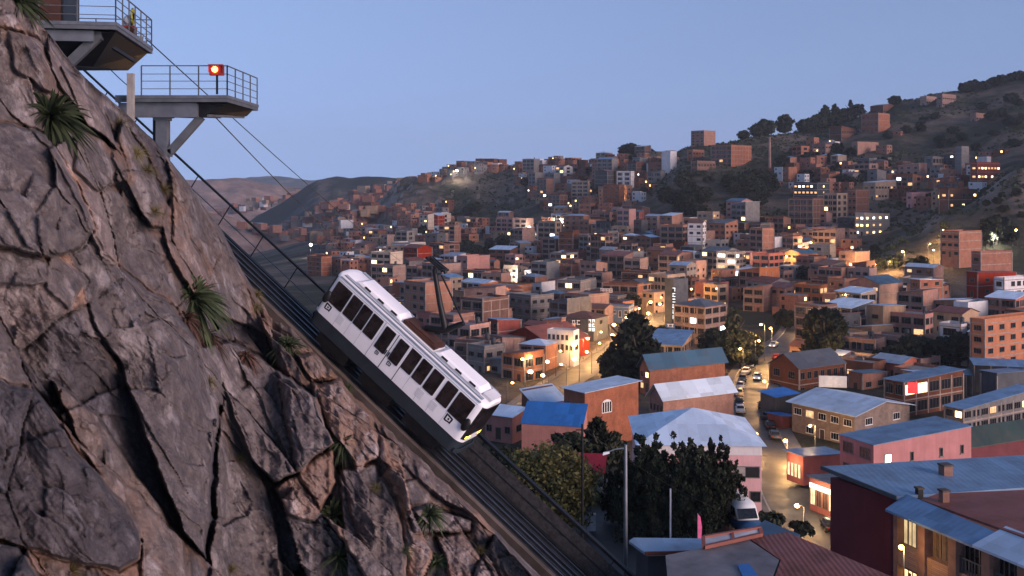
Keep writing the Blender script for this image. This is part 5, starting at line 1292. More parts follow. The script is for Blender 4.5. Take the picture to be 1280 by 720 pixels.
# shops on the east side of the street
M['shop'] = emit('shop_window', (1.0,.70,.38), 1.1); M['fascia'] = emit('lit_fascia', (1.0,.80,.66), 1.6)
def shop(pl, cx, pr, pt, pb, Y, a, rm, label, nb, fascia):
    t = house_px('shop', pl, cx, pr, pt, pb, a=a, Y=Y, wall='red', roof='shed_b', rmat=rm, storeys=1, winL=0, winR=0, frame=False, rise=.5, ov=.5, label=label, cat='shop', maxd=12, below=.5)
    H = HOUSES[-1]; w, d, h = H['w'], H['d'], H['h']
    for k in range(nb):
        x0 = -w/2+.25+(w-.5)*k/nb; x1 = x0+(w-.5)/nb-.35
        f = MB(); f.box((x0-.06,-d/2-.05,.4),(x0,-d/2-.002,h-1.0)); f.box((x1,-d/2-.05,.4),(x1+.06,-d/2-.002,h-1.0)); f.box((x0,-d/2-.05,h-1.06),(x1,-d/2-.002,h-1.0)); f.box((x0,-d/2-.05,.34),(x1,-d/2-.002,.4)); f.box(((x0+x1)/2-.03,-d/2-.045,.4),((x0+x1)/2+.03,-d/2-.022,h-1.06))
        fo = f.build('shop_window', M['win_frame'], t); MB().box((x0,-d/2-.02,.4),(x1,-d/2-.006,h-1.06)).build('pane', M['shop'] if not (fascia and k in (1,2)) else M['rust_tray'], fo)
    if fascia:
        MB().box((-w/2+.2,-d/2-.22,h-.92),(w/2-.2,-d/2-.003,h-.3)).build('sign_board', M['fascia'], t)
        b = MB(); rr = random.Random(4); x = -w/2+.5
        while x < w/2-.7:
            b.box((x,-d/2-.235,h-.78),(x+.07,-d/2-.222,h-.44)); 
            if rr.random() < .8: b.box((x+.07,-d/2-.235,h-.51),(x+.28,-d/2-.222,h-.44))
            if rr.random() < .6: b.box((x+.07,-d/2-.235,h-.66),(x+.24,-d/2-.222,h-.60))
            if rr.random() < .5: b.box((x+.22,-d/2-.234,h-.78),(x+.29,-d/2-.222,h-.66))
            x += .42
        b.build('lettering', M['red_paint'], t)
    light((0,-d/2-1.4,h-.9), 170, (1.0,.66,.34), .5, t); light((w*.3,-d/2-1.4,h-.9), 90, (1.0,.66,.34), .5, t)
    return t
shop(987, 1004, 1052, 574, 603, 150, 64, 'steelblue', 'low shop with a blue grey roof and glowing front windows by the street', 4, False)
shop(1012, 1046, 1080, 612, 646, 136, 64, 'slateroof', 'shop with a bright lettered sign board over its red door', 4, True)

# low roofs at the bottom, nearest to the viewer
M['near_rust'] = sheet('near_rust_sheet', (.21,.062,.045), rust=(.07,.03,.022), rough=.6, pitch=.24, amount=.9, bs=.22, bd=.04)
nr = empty('house', pz(1000, 690, -16.5), 0, 'near house with red corrugated sheets and grey panels on its roof at the bottom', 'house')
Z0 = -16.4
slab_poly([pz(936,672,Z0), pz(984,665,Z0), pz(1160,740,Z0-.1), pz(962,740,Z0-.1), pz(976,700,Z0)], .14, 'roof', M['near_rust'], nr)
slab_poly([pz(832,694,Z0-.02), pz(935,674,Z0-.02), pz(974,700,Z0-.02), pz(958,742,Z0-.1), pz(836,742,Z0-.1)], .14, 'roof', plain('grey_roof_panel', (.15,.14,.145), .6, 0, .45, .6, bmp=.2), nr)
slab_poly([pz(922,706,Z0+.05), pz(936,704,Z0+.05), pz(965,742,Z0), pz(938,742,Z0)], .06, 'roof_patch', ROOFS['tarp'][1], nr)
b = MB(); inv = nr.matrix_basis.inverted(); pts = [pz(838,697,Z0), pz(934,677,Z0), pz(982,668,Z0), pz(1150,742,Z0), pz(840,742,Z0)]
b.add([inv @ (p-up_*.16) for p in pts] + [inv @ Vector((p.x,p.y,-28.5)) for p in pts], [tuple(range(5)), tuple(range(5,10))[::-1]] + [(i,(i+1)%5,5+(i+1)%5,5+i) for i in range(5)]); b.build('wall', WALLS['slate'][1], nr)
sky_ = empty('skylight', pz(915,672,Z0)); sky_.parent = nr; sky_.location = inv @ pz(915,672,Z0); sinv = (nr.matrix_basis @ Matrix.Translation(sky_.location)).inverted()
ps = [pz(880,684,Z0+.1), pz(879,672,Z0+.25), pz(950,660,Z0+.25), pz(952,668,Z0+.1)]
b = MB()
for i in range(4): b.bar(sinv @ ps[i], sinv @ ps[(i+1)%4], .16, .16)
b.bar(sinv @ ps[0].lerp(ps[3], .5), sinv @ ps[1].lerp(ps[2], .5), .14, .14); b.build('frame', ROOFS['rust'][1], sky_)
b = MB(); b.add([sinv @ p for p in ps] + [sinv @ (p-up_*.1) for p in ps], [(0,1,2,3),(7,6,5,4),(0,4,5,1),(1,5,6,2),(2,6,7,3),(3,7,4,0)]); b.build('panel', M['grey_paint'], sky_)
sh_ = empty('shed', pz(830,680,-17.2), 0, 'low shed with a pale sheet roof beside the silver lamp post', 'shed')
slab_poly([pz(786,676,-17.2), pz(792,672,-17.1), pz(880,673,-17.1), pz(878,690,-17.3), pz(808,692,-17.3)], .12, 'roof', ROOFS['zinc'][1], sh_)
b = MB(); inv = sh_.matrix_basis.inverted(); pts = [pz(795,678,-17.4), pz(872,676,-17.4), pz(872,688,-17.4), pz(810,690,-17.4)]
b.add([inv @ p for p in pts] + [inv @ Vector((p.x,p.y,-28.5)) for p in pts], [(0,1,2,3),(7,6,5,4)] + [(i,(i+1)%4,4+(i+1)%4,4+i) for i in range(4)]); b.build('wall', WALLS['slate'][1], sh_)
b = MB(); b.bar(inv @ pz(806,692,-17.2), inv @ pz(880,690,-17.2), .1, .16); b.build('fascia', ROOFS['rust'][1], sh_)
lt = empty('shed', pz(960,650,-26), 0, 'lean-to with a dull blue roof between the van and the red corrugated roof', 'shed')
slab_poly([pz(940,662,-25.2), pz(956,650,-25.2), pz(1000,668,-25.6), pz(985,690,-25.6), pz(945,690,-25.6)], .12, 'roof', ROOFS['teal'][1], lt)
b = MB(); inv = lt.matrix_basis.inverted(); pts = [pz(943,668,-25.5), pz(956,656,-25.5), pz(992,668,-25.8), pz(980,690,-25.8), pz(948,690,-25.8)]
b.add([inv @ p for p in pts] + [inv @ Vector((p.x,p.y,-44)) for p in pts], [tuple(range(5)), tuple(range(5,10))[::-1]] + [(i,(i+1)%5,5+(i+1)%5,5+i) for i in range(5)]); b.build('wall', WALLS['slate'][1], lt)
# awning stall and posts on the near terrace
st_ = empty('stall', (6.9, 94, PZ), R(-8), 'stall with a dark red awning behind the olive tree', 'stall')
b = MB(); b.hexa([(-1.6,-1.2,2.2),(1.6,-1.2,2.2),(1.6,1.2,3.3),(-1.6,1.2,3.3),(-1.6,-1.2,2.28),(1.6,-1.2,2.28),(1.6,1.2,3.38),(-1.6,1.2,3.38)]); b.build('awning', plain('red_canvas', (.30,.020,.035), .8, 0, .15), st_)
for x in (-1.5,1.5):
    for y in (-1.1,1.1): MB().box((x-.05,y-.05,0),(x+.05,y+.05,2.2 if y < 0 else 3.2)).build('post', M['steel_dark'], st_)
MB().box((-1.4,-.9,0),(1.4,1.0,1.0)).build('counter', M['timber'], st_)
Y = 62; g0 = P(728, 530, Y)
po = MB(); po.tube([(0,0,-14),(0,0,0)], [.10,.07], 8); po.bar((-.4,0,-.35),(.4,0,-.35),.06,.06); tag(po.build('utility_pole', M['steel_dark'], None, g0), 'thin dark utility pole in front of the olive tree', 'pole')
pb_ = MB(); pb_.box((-.35,-.2,0),(.35,.2,1.3)); pb_.box((-.38,-.23,1.301),(.38,.23,1.36)); tag(pb_.build('junction_box', M['off_white'], None, (6.4, 84, PZ)), 'pale junction box near the dark utility pole', 'junction box')
t = empty('street_lamp', (0,0,0), 0, 'tall silver unlit street lamp with one short arm beside the rails', 'street lamp'); Y = 52
base = P(782, 740, Y); top = P(782, 556, Y); t.location = base; hh = top.z-base.z
MB().tube([(0,0,-6),(0,0,hh)], [.14,.085], 10).build('pole', M['galv'], t); b = MB(); b.tube([(0,0,hh-.15),(-.5,0,hh-.22),(-.95,0,hh-.38)], .035, 6); b.build('arm', M['galv'], t); MB().hexa([(-1.15,-.07,hh-.52),(-.80,-.07,hh-.42),(-.80,.07,hh-.42),(-1.15,.07,hh-.52),(-1.12,-.05,hh-.38),(-.82,-.05,hh-.32),(-.82,.05,hh-.32),(-1.12,.05,hh-.38)]).build('lamp_head', M['off_white'], t)
wp = MB(); wp.tube([(0,0,-4),(0,0,3.1)], .055, 8); tag(wp.build('white_post', M['off_white'], None, P(838, 672, 66)), 'slim white post in front of the dark conifers', 'post')
fl = empty('banner', P(872, 671, 55), R(20), 'narrow pink banner standing beside the near roofs', 'banner'); MB().tube([(0,0,-1),(0,0,1.25)], .02, 6).build('pole', M['galv'], fl)
MB().prism([(0.02,-.2),(.22,-.1),(.26,.5),(.16,1.05),(.02,1.2)], (1,0,0), (0,0,1), (0,-.012,0), (0,.012,0)).build('cloth', plain('pink_cloth', (.55,.10,.24), .8), fl)
cable(P(735,541,62), P(905,640,80), .35, 'thin wire from the dark utility pole past the conifers', .018)
bpy.data.objects['cable.003'].pop('group', None) if 'cable.003' in bpy.data.objects else None
# signs in the town
def sign(px, py, Y, w, h, rows, cols, mat, mk, label, seed, rz=0):
    t = empty('sign', P(px, py, Y), rz, label, 'sign'); MB().box((-w/2,-.08,-h/2),(w/2,.08,h/2)).build('board', mat, t)
    b = MB(); rr = random.Random(seed); cw, ch = w/cols, h/rows
    for i in range(rows):
        for j in range(cols):
            x, z = -w/2+cw*(j+.5), h/2-ch*(i+.5)
            for q in range(4):
                if rr.random() < .75:
                    if q % 2: xx = x+(q-2)*cw*.22; b.box((xx-cw*.06,-.10,z-ch*.34),(xx+cw*.06,-.081,z+ch*.34))
                    else: zz_ = z+(q-1)*ch*.26; b.box((x-cw*.34,-.099,zz_-ch*.06),(x+cw*.34,-.0815,zz_+ch*.06))
    b.build('lettering', mk, t); return t
signglow = emit('sign_white', (.9,.95,1.0), 1.1)
sign(739.5, 406.5, 276, 1.9, 3.4, 3, 2, M['black'], signglow, 'dark upright sign with bold white characters beside the golden street', 2, R(10))
sign(720, 403, 284, 2.6, 1.9, 1, 2, M['black'], M['white_mark'], 'small dark sign with faint pale characters left of the bold white sign', 3, R(-6))
sign(842.5, 386, 294, 1.2, 12.5, 8, 1, M['black'], signglow, 'tall narrow dark sign with a column of white characters on the dark tower', 6, R(-20))
sign(838, 413, 288, 2.6, 4.0, 3, 1, WALLS['blue'][1], M['white_mark'], 'small blue sign under the tall narrow dark sign', 7, R(-10))
sign(758, 363, 356, 4.2, 1.4, 1, 4, WALLS['white'][1], M['red_paint'], 'white sign with red characters above the blue box building', 9, R(-20))
sign(1041, 477, 200, 5.2, 2.2, 1, 1, WALLS['white'][1], WALLS['white'][1], 'blank white board lit from below on the stone building', 9, R(-8))
light(P(1046, 487, 196), 160, (1.0,.74,.42), .3)
rs = MB(); rs.box((-.95,-.06,-1.0),(.95,.06,1.0)); tag(rs.build('red_panel', emit('red_lit_panel', (1.0,.03,.03), .8), None, P(1141, 485, 190)), 'glowing red square panel on the shop house', 'panel')

# ------------------------------------------------------------------ vehicles
M['tyre'] = plain('tyre', (.012,.012,.012), .9); M['rim'] = plain('rim', (.30,.31,.32), .4, .8); M['tail'] = emit('tail_lamp', (1.0,.05,.03), 2.0); M['head'] = emit('head_lamp', (1.0,.93,.8), 3.0); M['lampoff'] = plain('lamp_glass', (.55,.56,.58), .2)
CARP = {'silver': plain('silver_paint', (.42,.43,.45), .25, .4, .05), 'black': plain('black_paint', (.015,.015,.017), .2, .2, .1), 'white': plain('white_car_paint', (.70,.70,.70), .3, 0, .04), 'red': plain('red_car_paint', (.22,.02,.02), .3, 0, .05), 'blue': plain('blue_car_paint', (.03,.09,.20), .3, .2, .05), 'tan': plain('gold_car_paint', (.36,.28,.16), .3, .3, .05), 'grey': plain('grey_car_paint', (.09,.095,.10), .3, .4, .05)}
_cm = {}
def vehicle(kind, paint, loc, rz, label, group=None, lights=False, name='parked_car', cat='car'):
    k = (kind, paint, lights)
    van = kind == 'van'; L, Wd = (5.2, 1.95) if van else (4.2, 1.72)
    if k not in _cm:
        if van: lo = [(-2.6,.35),(2.45,.35),(2.6,.6),(2.52,.98),(1.75,1.18),(-2.6,1.18)]; cab = [(-2.58,1.18),(1.72,1.18),(1.05,2.05),(.7,2.28),(-2.5,2.32)]
        else: lo = [(-2.05,.32),(2.0,.32),(2.1,.55),(2.02,.78),(1.05,.92),(-1.85,.96),(-2.1,.85)]; cab = [(-1.75,.95),(1.0,.92),(.35,1.40),(.1,1.46),(-1.0,1.46),(-1.2,1.42)]
        def hull(prof, w0, w1, zmid):
            n = len(prof); b = MB(); vs = []
            zs = [p[1] for p in prof]; za, zb = min(zs), max(zs)
            for s_ in (-1, 1):
                for x, z in prof: f = (z-za)/(zb-za); vs.append((x, s_*(w0+(w1-w0)*f)/2, z))
            b.add(vs, [tuple(range(n))[::-1], tuple(range(n, 2*n))] + [(i,(i+1)%n,n+(i+1)%n,n+i) for i in range(n)]); return b
        def bev(me, w):
            bm = bmesh.new(); bm.from_mesh(me); bmesh.ops.bevel(bm, geom=bm.edges[:], offset=w, segments=2, affect='EDGES'); bm.to_mesh(me); bm.free(); me.polygons.foreach_set('use_smooth', [True]*len(me.polygons)); return me
        body = bev(hull(lo, Wd, Wd-.06, 0).mesh('body', CARP[paint]), .06); cabm = bev(hull(cab, Wd-.10, Wd-.42 if not van else Wd-.2, 0).mesh('cabin', CARP[paint]), .05)
        def side_glass(s_):
            b = MB(); z0, z1 = (1.25,2.0) if van else (.99,1.36); x0, x1, x2, x3 = (.1,1.55,1.0,.1) if van else (-1.45,.80,.30,-1.05)
            zb_, zt_ = cab[0][1], max(z for _, z in cab); wd = lambda z: ((Wd-.10)+((Wd-.42 if not van else Wd-.2)-(Wd-.10))*(z-zb_)/(zt_-zb_))/2
            vs = [(x0,s_*(wd(z0)+.004),z0),(x1,s_*(wd(z0)+.004),z0),(x2,s_*(wd(z1)+.004),z1),(x3,s_*(wd(z1)+.004),z1)]; vs += [(x,y-s_*.02,z) for x,y,z in vs]
            return b.add(vs, [(0,1,2,3),(7,6,5,4),(0,4,5,1),(1,5,6,2),(2,6,7,3),(3,7,4,0)]).mesh('side_window', M['glass'])
        def screen(pa, pb2, name):
            (xa,za),(xb,zb2) = pa, pb2; d = 1 if xa > 0 else -1; y = Wd/2-.17; y2 = Wd/2-.27 if not van else Wd/2-.2; b = MB(); o = .012*d
            lo_, hi_ = .12, .88; q = lambda f: (xa+(xb-xa)*f+o, za+(zb2-za)*f+.012)
            a, c = q(lo_), q(hi_); vs = [(a[0],-y,a[1]),(a[0],y,a[1]),(c[0],y2,c[1]),(c[0],-y2,c[1])]; vs += [(x-.03*d,yy,z-.02) for x,yy,z in vs]
            return b.add(vs, [(0,1,2,3),(7,6,5,4),(0,4,5,1),(1,5,6,2),(2,6,7,3),(3,7,4,0)]).mesh(name, M['glass'])
        ws = screen(cab[1], cab[2], 'windscreen'); rw = screen(cab[0], cab[-1], 'rear_window')
        wh = MB().tube([(0,-.1,0),(0,.1,0)], .33 if van else .30, 16).mesh('wheel', M['tyre']); ri = MB().tube([(0,-.11,0),(0,.11,0)], .18, 10).mesh('rim', M['rim'])
        hl = MB().box((-.03,-.17,-.07),(.03,.17,.07)).mesh('headlight', M['head'] if lights else M['lampoff']); tl = MB().box((-.03,-.14,-.08),(.03,.14,.08)).mesh('tail_light', M['tail'] if lights else M['red_paint'])
        mi = MB().box((-.06,-.09,-.06),(.06,.09,.06)).mesh('mirror', M['black'])
        _cm[k] = (body, cabm, side_glass(-1), side_glass(1), ws, rw, wh, ri, hl, tl, mi)
    body, cabm, g1, g2, ws, rw, wh, ri, hl, tl, mi = _cm[k]
    t = empty(name, loc, rz, label, cat, group)
    for nm, me in (('body',body),('cabin',cabm),('side_window',g1),('side_window',g2),('windscreen',ws),('rear_window',rw)): link(nm, me, t)
    for x in ((-1.6,1.6) if van else (-1.28,1.28)):
        for y in (-1, 1): w = link('wheel', wh, t, (x, y*(Wd/2-.1), .33 if van else .30)); link('rim', ri, w)
    for y in (-1, 1): link('headlight', hl, t, ((2.57 if van else 2.06), y*(Wd/2-.32), .80 if van else .64)); link('tail_light', tl, t, ((-2.6 if van else -2.07), y*(Wd/2-.28), .9 if van else .76)); link('mirror', mi, t, (1.45 if van else .75, y*(Wd/2+.08), 1.35 if van else 1.0))
    return t
vehicle('van', 'blue', (18.6, 84.5, PZ+.03), R(-82), 'blue and white van parked facing the camera beside the dark conifers', name='parked_van', cat='van')
vn = bpy.data.objects['parked_van']
for c in vn.children:
    if c.name.startswith('cabin'): c.data.materials[0] = CARP['white']
vehicle('car', 'grey', (6.6, 91, PZ+.03), R(175), 'dark grey car parked under the red awning', 'cars in the near car park'); 
vehicle('car', 'silver', (10.6, 90.0, PZ+.03), R(100), 'silver car half hidden by the dark conifers', 'cars in the near car park')
lo_, ro_ = offset_path(mp, -1.8), offset_path(mp, 2.6)
# (fraction index along the street, side, paint, label)
def at_row(path, py):
    best = min(range(len(path)), key=lambda i: abs(pix(path[i])[1]-py)); i = min(max(best,1), len(path)-2); d = (path[i+1]-path[i-1]).normalized(); return path[i], math.atan2(d.y, d.x)
cars = [(664,'R','black','dark car parked beside the bush at the street bend'),(468,'L','white','white car leading the row parked before the park trees'),(476,'L','grey','grey car parked in the row below the park trees'),(485,'L','silver','silver car parked third in the row below the park trees'),(495,'L','tan','gold car parked beside the pale-roofed brick hall'),(506,'L','black','black car parked beside the pale-roofed brick hall'),(517,'L','white','white car parked nearest in the row beside the brick hall'),
        (512,'R','black','black car parked next to the upper blue-roofed shed'),(523,'R','grey','grey car parked between the two blue-roofed sheds'),(537,'R','black','black car parked below the lower blue-roofed shed'),(548,'R','grey','dark grey car parked before the glowing shop front'),(458,'L','silver','silver car parked where the street curves under the park'),(450,'R','red','red car parked on the curve under the park'),(434,'L','white','white car far up the curving street'),(420,'R','silver','silver car at the bright head of the street'),(474,'C','white','white car driving down the street with its lights on')]
for py, s_, paint, lab in cars:
    p, a = at_row({'L':lo_,'R':ro_,'C':offset_path(mp,1.2)}[s_], py)
    vehicle('car', paint, (p.x, p.y, FLOOR+.03), a + (pi if s_ == 'C' or s_ == 'L' else 0), lab, 'cars along the main street', lights=s_ == 'C' or lab.endswith('street'))

g = ground(962, 214); ch = empty('brick_chimney', g, 0, 'thin tall brick chimney on the slope right of the broad crest block', 'chimney'); hh = (214-173)/F*g.y
MB().tube([(0,0,-1),(0,0,hh)], [1.15,.75], 12).build('stack', WALLS['rose'][1], ch); MB().tube([(0,0,hh),(0,0,hh+.5)], [.95,.95], 12).build('cap', M['concrete'], ch); MB().box((-1.6,-1.6,-2),(1.6,1.6,2.0)).build('base', WALLS['dark'][1], ch)
def canopy(px0, px1, pt, pb, Y, dep, mat, label):
    a, c = P(px0, pb, Y), P(px1, pb, Y); w = c.x-a.x; h = (pb-pt)/F*Y; t = empty('canopy', ((a.x+c.x)/2, Y, a.z), R(-14), label, 'canopy')
    MB().hexa([(-w/2,0,h-.7),(w/2,0,h-.7),(w/2,dep,h),(-w/2,dep,h),(-w/2,0,h-.6),(w/2,0,h-.6),(w/2,dep,h+.1),(-w/2,dep,h+.1)]).build('roof', mat, t)
    for k in range(5): MB().box((-w/2+.2+k*(w-.4)/4-.1,.1,-4),(-w/2+.2+k*(w-.4)/4+.1,.3,h-.7)).build('post', M['frame_conc'], t)
    MB().box((-w/2,dep-.2,-4),(w/2,dep,h-.02)).build('back_wall', WALLS['slate'][1], t)
canopy(1220, 1300, 454, 482, 214, 5, ROOFS['steelblue'][1], 'wide open canopy on posts under the orange brick apartment block')
canopy(1184, 1216, 465, 484, 216, 4, ROOFS['teal'][1], 'small teal canopy on posts left of the wide open canopy')
# ------------------------------------------------------------------ trees and plants
def leaf_mat(name, lo, hi, rough=.7):
    m, n, b = nodes(name); g = n.nodes.new('ShaderNodeNewGeometry'); oi = n.nodes.new('ShaderNodeObjectInfo')
    f = noise(n, texco(n), 1.2, 3); r_ = math_(n, 'ADD', math_(n, 'MULTIPLY', g.outputs['Random Per Island'], .6), math_(n, 'MULTIPLY', f, .4))
    c = ramp(n, r_, [(.1, lo), (.85, hi)]); hs = n.nodes.new('ShaderNodeHueSaturation'); n.links.new(math_(n, 'ADD', math_(n, 'MULTIPLY', oi.outputs['Random'], .7), .6), hs.inputs['Value'])
    n.links.new(c, hs.inputs['Color']); n.links.new(hs.outputs[0], b.inputs['Base Color']); b.inputs['Roughness'].default_value = rough; b.inputs['Specular IOR Level'].default_value = .15
    return m
M['leaf_dark'] = leaf_mat('dark_foliage', (.010,.015,.011), (.045,.052,.030)); M['leaf_olive'] = leaf_mat('olive_foliage', (.075,.078,.026), (.30,.25,.090)); M['leaf_mid'] = leaf_mat('green_foliage', (.018,.028,.014), (.06,.075,.035))
M['bark'] = plain('bark', (.07,.055,.045), .95, 0, .4, 4, bmp=.4)
M['puya'] = leaf_mat('rosette_leaves', (.018,.027,.015), (.075,.095,.045)); M['puya_dry'] = leaf_mat('dry_rosette_leaves', (.04,.022,.018), (.11,.06,.045)); M['straw'] = leaf_mat('dry_grass', (.09,.075,.03), (.22,.18,.08))
def leaves(centres, radii, per, size, seed, flat=.0, aspect=1.6, up=0.0):
    """quads scattered on and in a set of clumps"""
    g = np.random.default_rng(seed); C_ = np.repeat(np.asarray(centres, float), per, 0); Rr = np.repeat(np.asarray(radii, float), per, 0); n = len(C_)
    d = g.normal(size=(n,3)); d /= np.linalg.norm(d, axis=1)[:,None]; rad = g.uniform(.35, 1.0, n)**.6
    p = C_ + d*Rr*rad[:,None]
    nrm_ = d + g.normal(size=(n,3))*.8; nrm_ /= np.linalg.norm(nrm_, axis=1)[:,None]
    t = np.cross(nrm_, g.normal(size=(n,3)) + np.array([0,0,up])*0); t /= np.linalg.norm(t, axis=1)[:,None]
    if up: t = t*(1-up) + np.array([0,0,1.])*up + d*.3*up; t /= np.linalg.norm(t, axis=1)[:,None]
    b = np.cross(nrm_, t); b /= np.linalg.norm(b, axis=1)[:,None]
    s = size*g.uniform(.6, 1.4, n)[:,None]; u, v = t*s*aspect*.5, b*s*.5
    V = np.stack([p-u, p-u*.1+v, p+u, p-u*.1-v], 1).reshape(-1,3)
    return V, np.arange(n*4).reshape(-1,4)
def crown_mesh(kind, seed, n, leaf, mat):
    """crown of unit height standing on z = 0"""
    g = np.random.default_rng(seed); cs, rs = [], []
    if kind == 'round':
        for k in range(n):
            d = g.normal(size=3); d /= np.linalg.norm(d); r_ = g.uniform(.3, 1)**.5; c = d*r_*np.array([.42,.42,.42])*g.uniform(.8,1.1); c[2] += .50
            cs.append(c); q = g.uniform(.09,.17); rs.append([q,q,q*.8])
    elif kind == 'column':
        for k in range(n):
            z = g.uniform(.04,.97); w = .17*min(1, (1-z)*2.6+.12)*min(1, z*6+.3); a = g.uniform(0, 2*pi); r_ = w*g.uniform(.2,1)
            cs.append([r_*cos(a), r_*sin(a), z]); q = .05*min(1, (1-z)*2+.5); rs.append([q,q,q*1.9])
    elif kind == 'cone':
        for k in range(n):
            z = g.uniform(.08,.98); w = .30*(1-z)**.8+.015; a = g.uniform(0, 2*pi); r_ = w*g.uniform(.35,1)
            cs.append([r_*cos(a), r_*sin(a), z-.12*r_]); q = .035+.06*(1-z); rs.append([q,q,q*.7])
    elif kind == 'plume':                             # many short pointed sprays standing up out of one broad mass
        tips = [(.50*cos(t_)*q_, .46*sin(t_)*q_, (1.0-.42*q_**1.7)*g.uniform(.78,1.04)) for t_, q_ in ((g.uniform(0,2*pi), g.uniform(0,1)**.5) for _ in range(80))]
        for k in range(n):
            x, y, h = tips[g.integers(len(tips))]; f = g.uniform(.08,1)**.75; z = h*f; sp = .15*(1-f)**.6+.02; a = g.uniform(0, 2*pi); lean = .62+.42*f
            cs.append([x*lean + sp*cos(a)*g.uniform(.3,1.3), y*lean + sp*sin(a)*g.uniform(.3,1.3), z+g.normal()*.03]); q = .022+.030*(1-f)*g.uniform(.6,1.3); rs.append([q*1.2,q*1.2,q*1.5])
    elif kind == 'bush':
        for k in range(n):
            d = g.normal(size=3); d /= np.linalg.norm(d); c = d*g.uniform(.4,1)**.5*np.array([.62,.62,.38]); c[2] = abs(c[2])+.34; cs.append(c); q = g.uniform(.12,.22); rs.append([q,q,q*.8])
    per = {'round': 46, 'column': 26, 'cone': 30, 'plume': 30, 'bush': 40}[kind]
    if n > 150: per = int(per*1.8)
    V, Q = leaves(cs, rs, per, leaf, seed+1, aspect=1.7, up=.55 if kind in ('column','plume') else .2)
    return np_mesh('crown', V, Q, mat, smooth=False)
def trunk_mesh(h, r, seed, limbs=4):
    b = MB(); rr = random.Random(seed); pts = [(0,0,-.06)] + [(rr.uniform(-.03,.03)*k, rr.uniform(-.03,.03)*k, h*k/4) for k in range(1,5)]; b.tube(pts, [r*(1.25-.16*k) for k in range(5)], 7)
    for k in range(limbs):
        a = 2*pi*k/limbs+rr.uniform(-.5,.5); z = h*rr.uniform(.35,.8); p0 = (0,0,z); p1 = (cos(a)*.12, sin(a)*.12, z+.10); p2 = (cos(a)*.26, sin(a)*.26, z+.26); b.tube([p0,p1,p2], [r*.5,r*.34,r*.16], 5)
    return b.mesh('trunk', M['bark'])
PROTO = {}
for kind, var, n, leaf, mat in (('round',0,60,.075,'leaf_dark'),('round',1,48,.085,'leaf_dark'),('round',2,56,.07,'leaf_mid'),('column',0,90,.055,'leaf_dark'),('column',1,80,.06,'leaf_dark'),('cone',0,110,.05,'leaf_dark'),('bush',0,26,.13,'leaf_dark'),('bush',1,24,.14,'leaf_mid')):
    PROTO[(kind,var)] = (crown_mesh(kind, 100+var*7+len(kind), n, leaf, M[mat]), trunk_mesh(.55 if kind in ('round','bush') else .9, .035 if kind != 'bush' else .03, var))
def tree(loc, h, kind='round', var=0, wide=1.0, label=None, group=None, seed=0, name=None, parts=True):
    cr, tr = PROTO[(kind, var)]; rr = random.Random(seed)
    nm = name or {'round':'tree','column':'cypress_tree','cone':'conifer_tree','bush':'bush'}[kind]
    t = empty(nm, loc, rr.uniform(0, 6.28), label, 'bush' if kind == 'bush' else 'tree', group); t.scale = (h*wide, h*wide, h)
    link('crown', cr, t); link('trunk', tr, t); return t
def big_tree(name, loc, h, wide, kind, n, leaf, mat, seed, label):
    t = empty(name, loc, 0, label, 'tree'); t.scale = (h*wide, h*wide, h)
    link('crown', crown_mesh(kind, seed, n, leaf, M[mat]), t); link('trunk', trunk_mesh(.5, .03, seed), t); return t
# near trees
big_tree('conifer_tree', (12.4, 82, PZ), 8.7, 1.02, 'plume', 950, .017, 'leaf_dark', 3, 'big dark conifer with many pointed tops in front of the pink building')
big_tree('conifer_tree', (16.4, 85.5, PZ), 7.6, .70, 'plume', 650, .019, 'leaf_dark', 5, 'dark conifer beside the blue and white van')
big_tree('conifer_tree', (9.4, 86, PZ), 5.4, .75, 'plume', 460, .023, 'leaf_dark', 9, 'lower dark conifer by the silver lamp post')
big_tree('olive_tree', (2.9, 84, PZ-.4), 7.6, 1.1, 'round', 360, .024, 'leaf_olive', 12, 'bushy olive green tree with yellowing lower leaves beyond the rails')
tree((-.9, 92, PZ), 5.2, 'round', 0, .9, 'dark green tree left of the olive tree under the rail line')
tree((8.6, 104, FLOOR+14), 6.4, 'column', 0, 1.4, 'slim dark cypress in front of the arched window house', seed=3)
tree((10.6, 106, FLOOR+14), 4.6, 'column', 1, 1.4, 'shorter dark cypress right of the slim one', seed=4)
tree((5.8, 102, FLOOR+15), 4.6, 'round', 1, 1.2, 'low dark tree behind the stall with the red awning', seed=5)
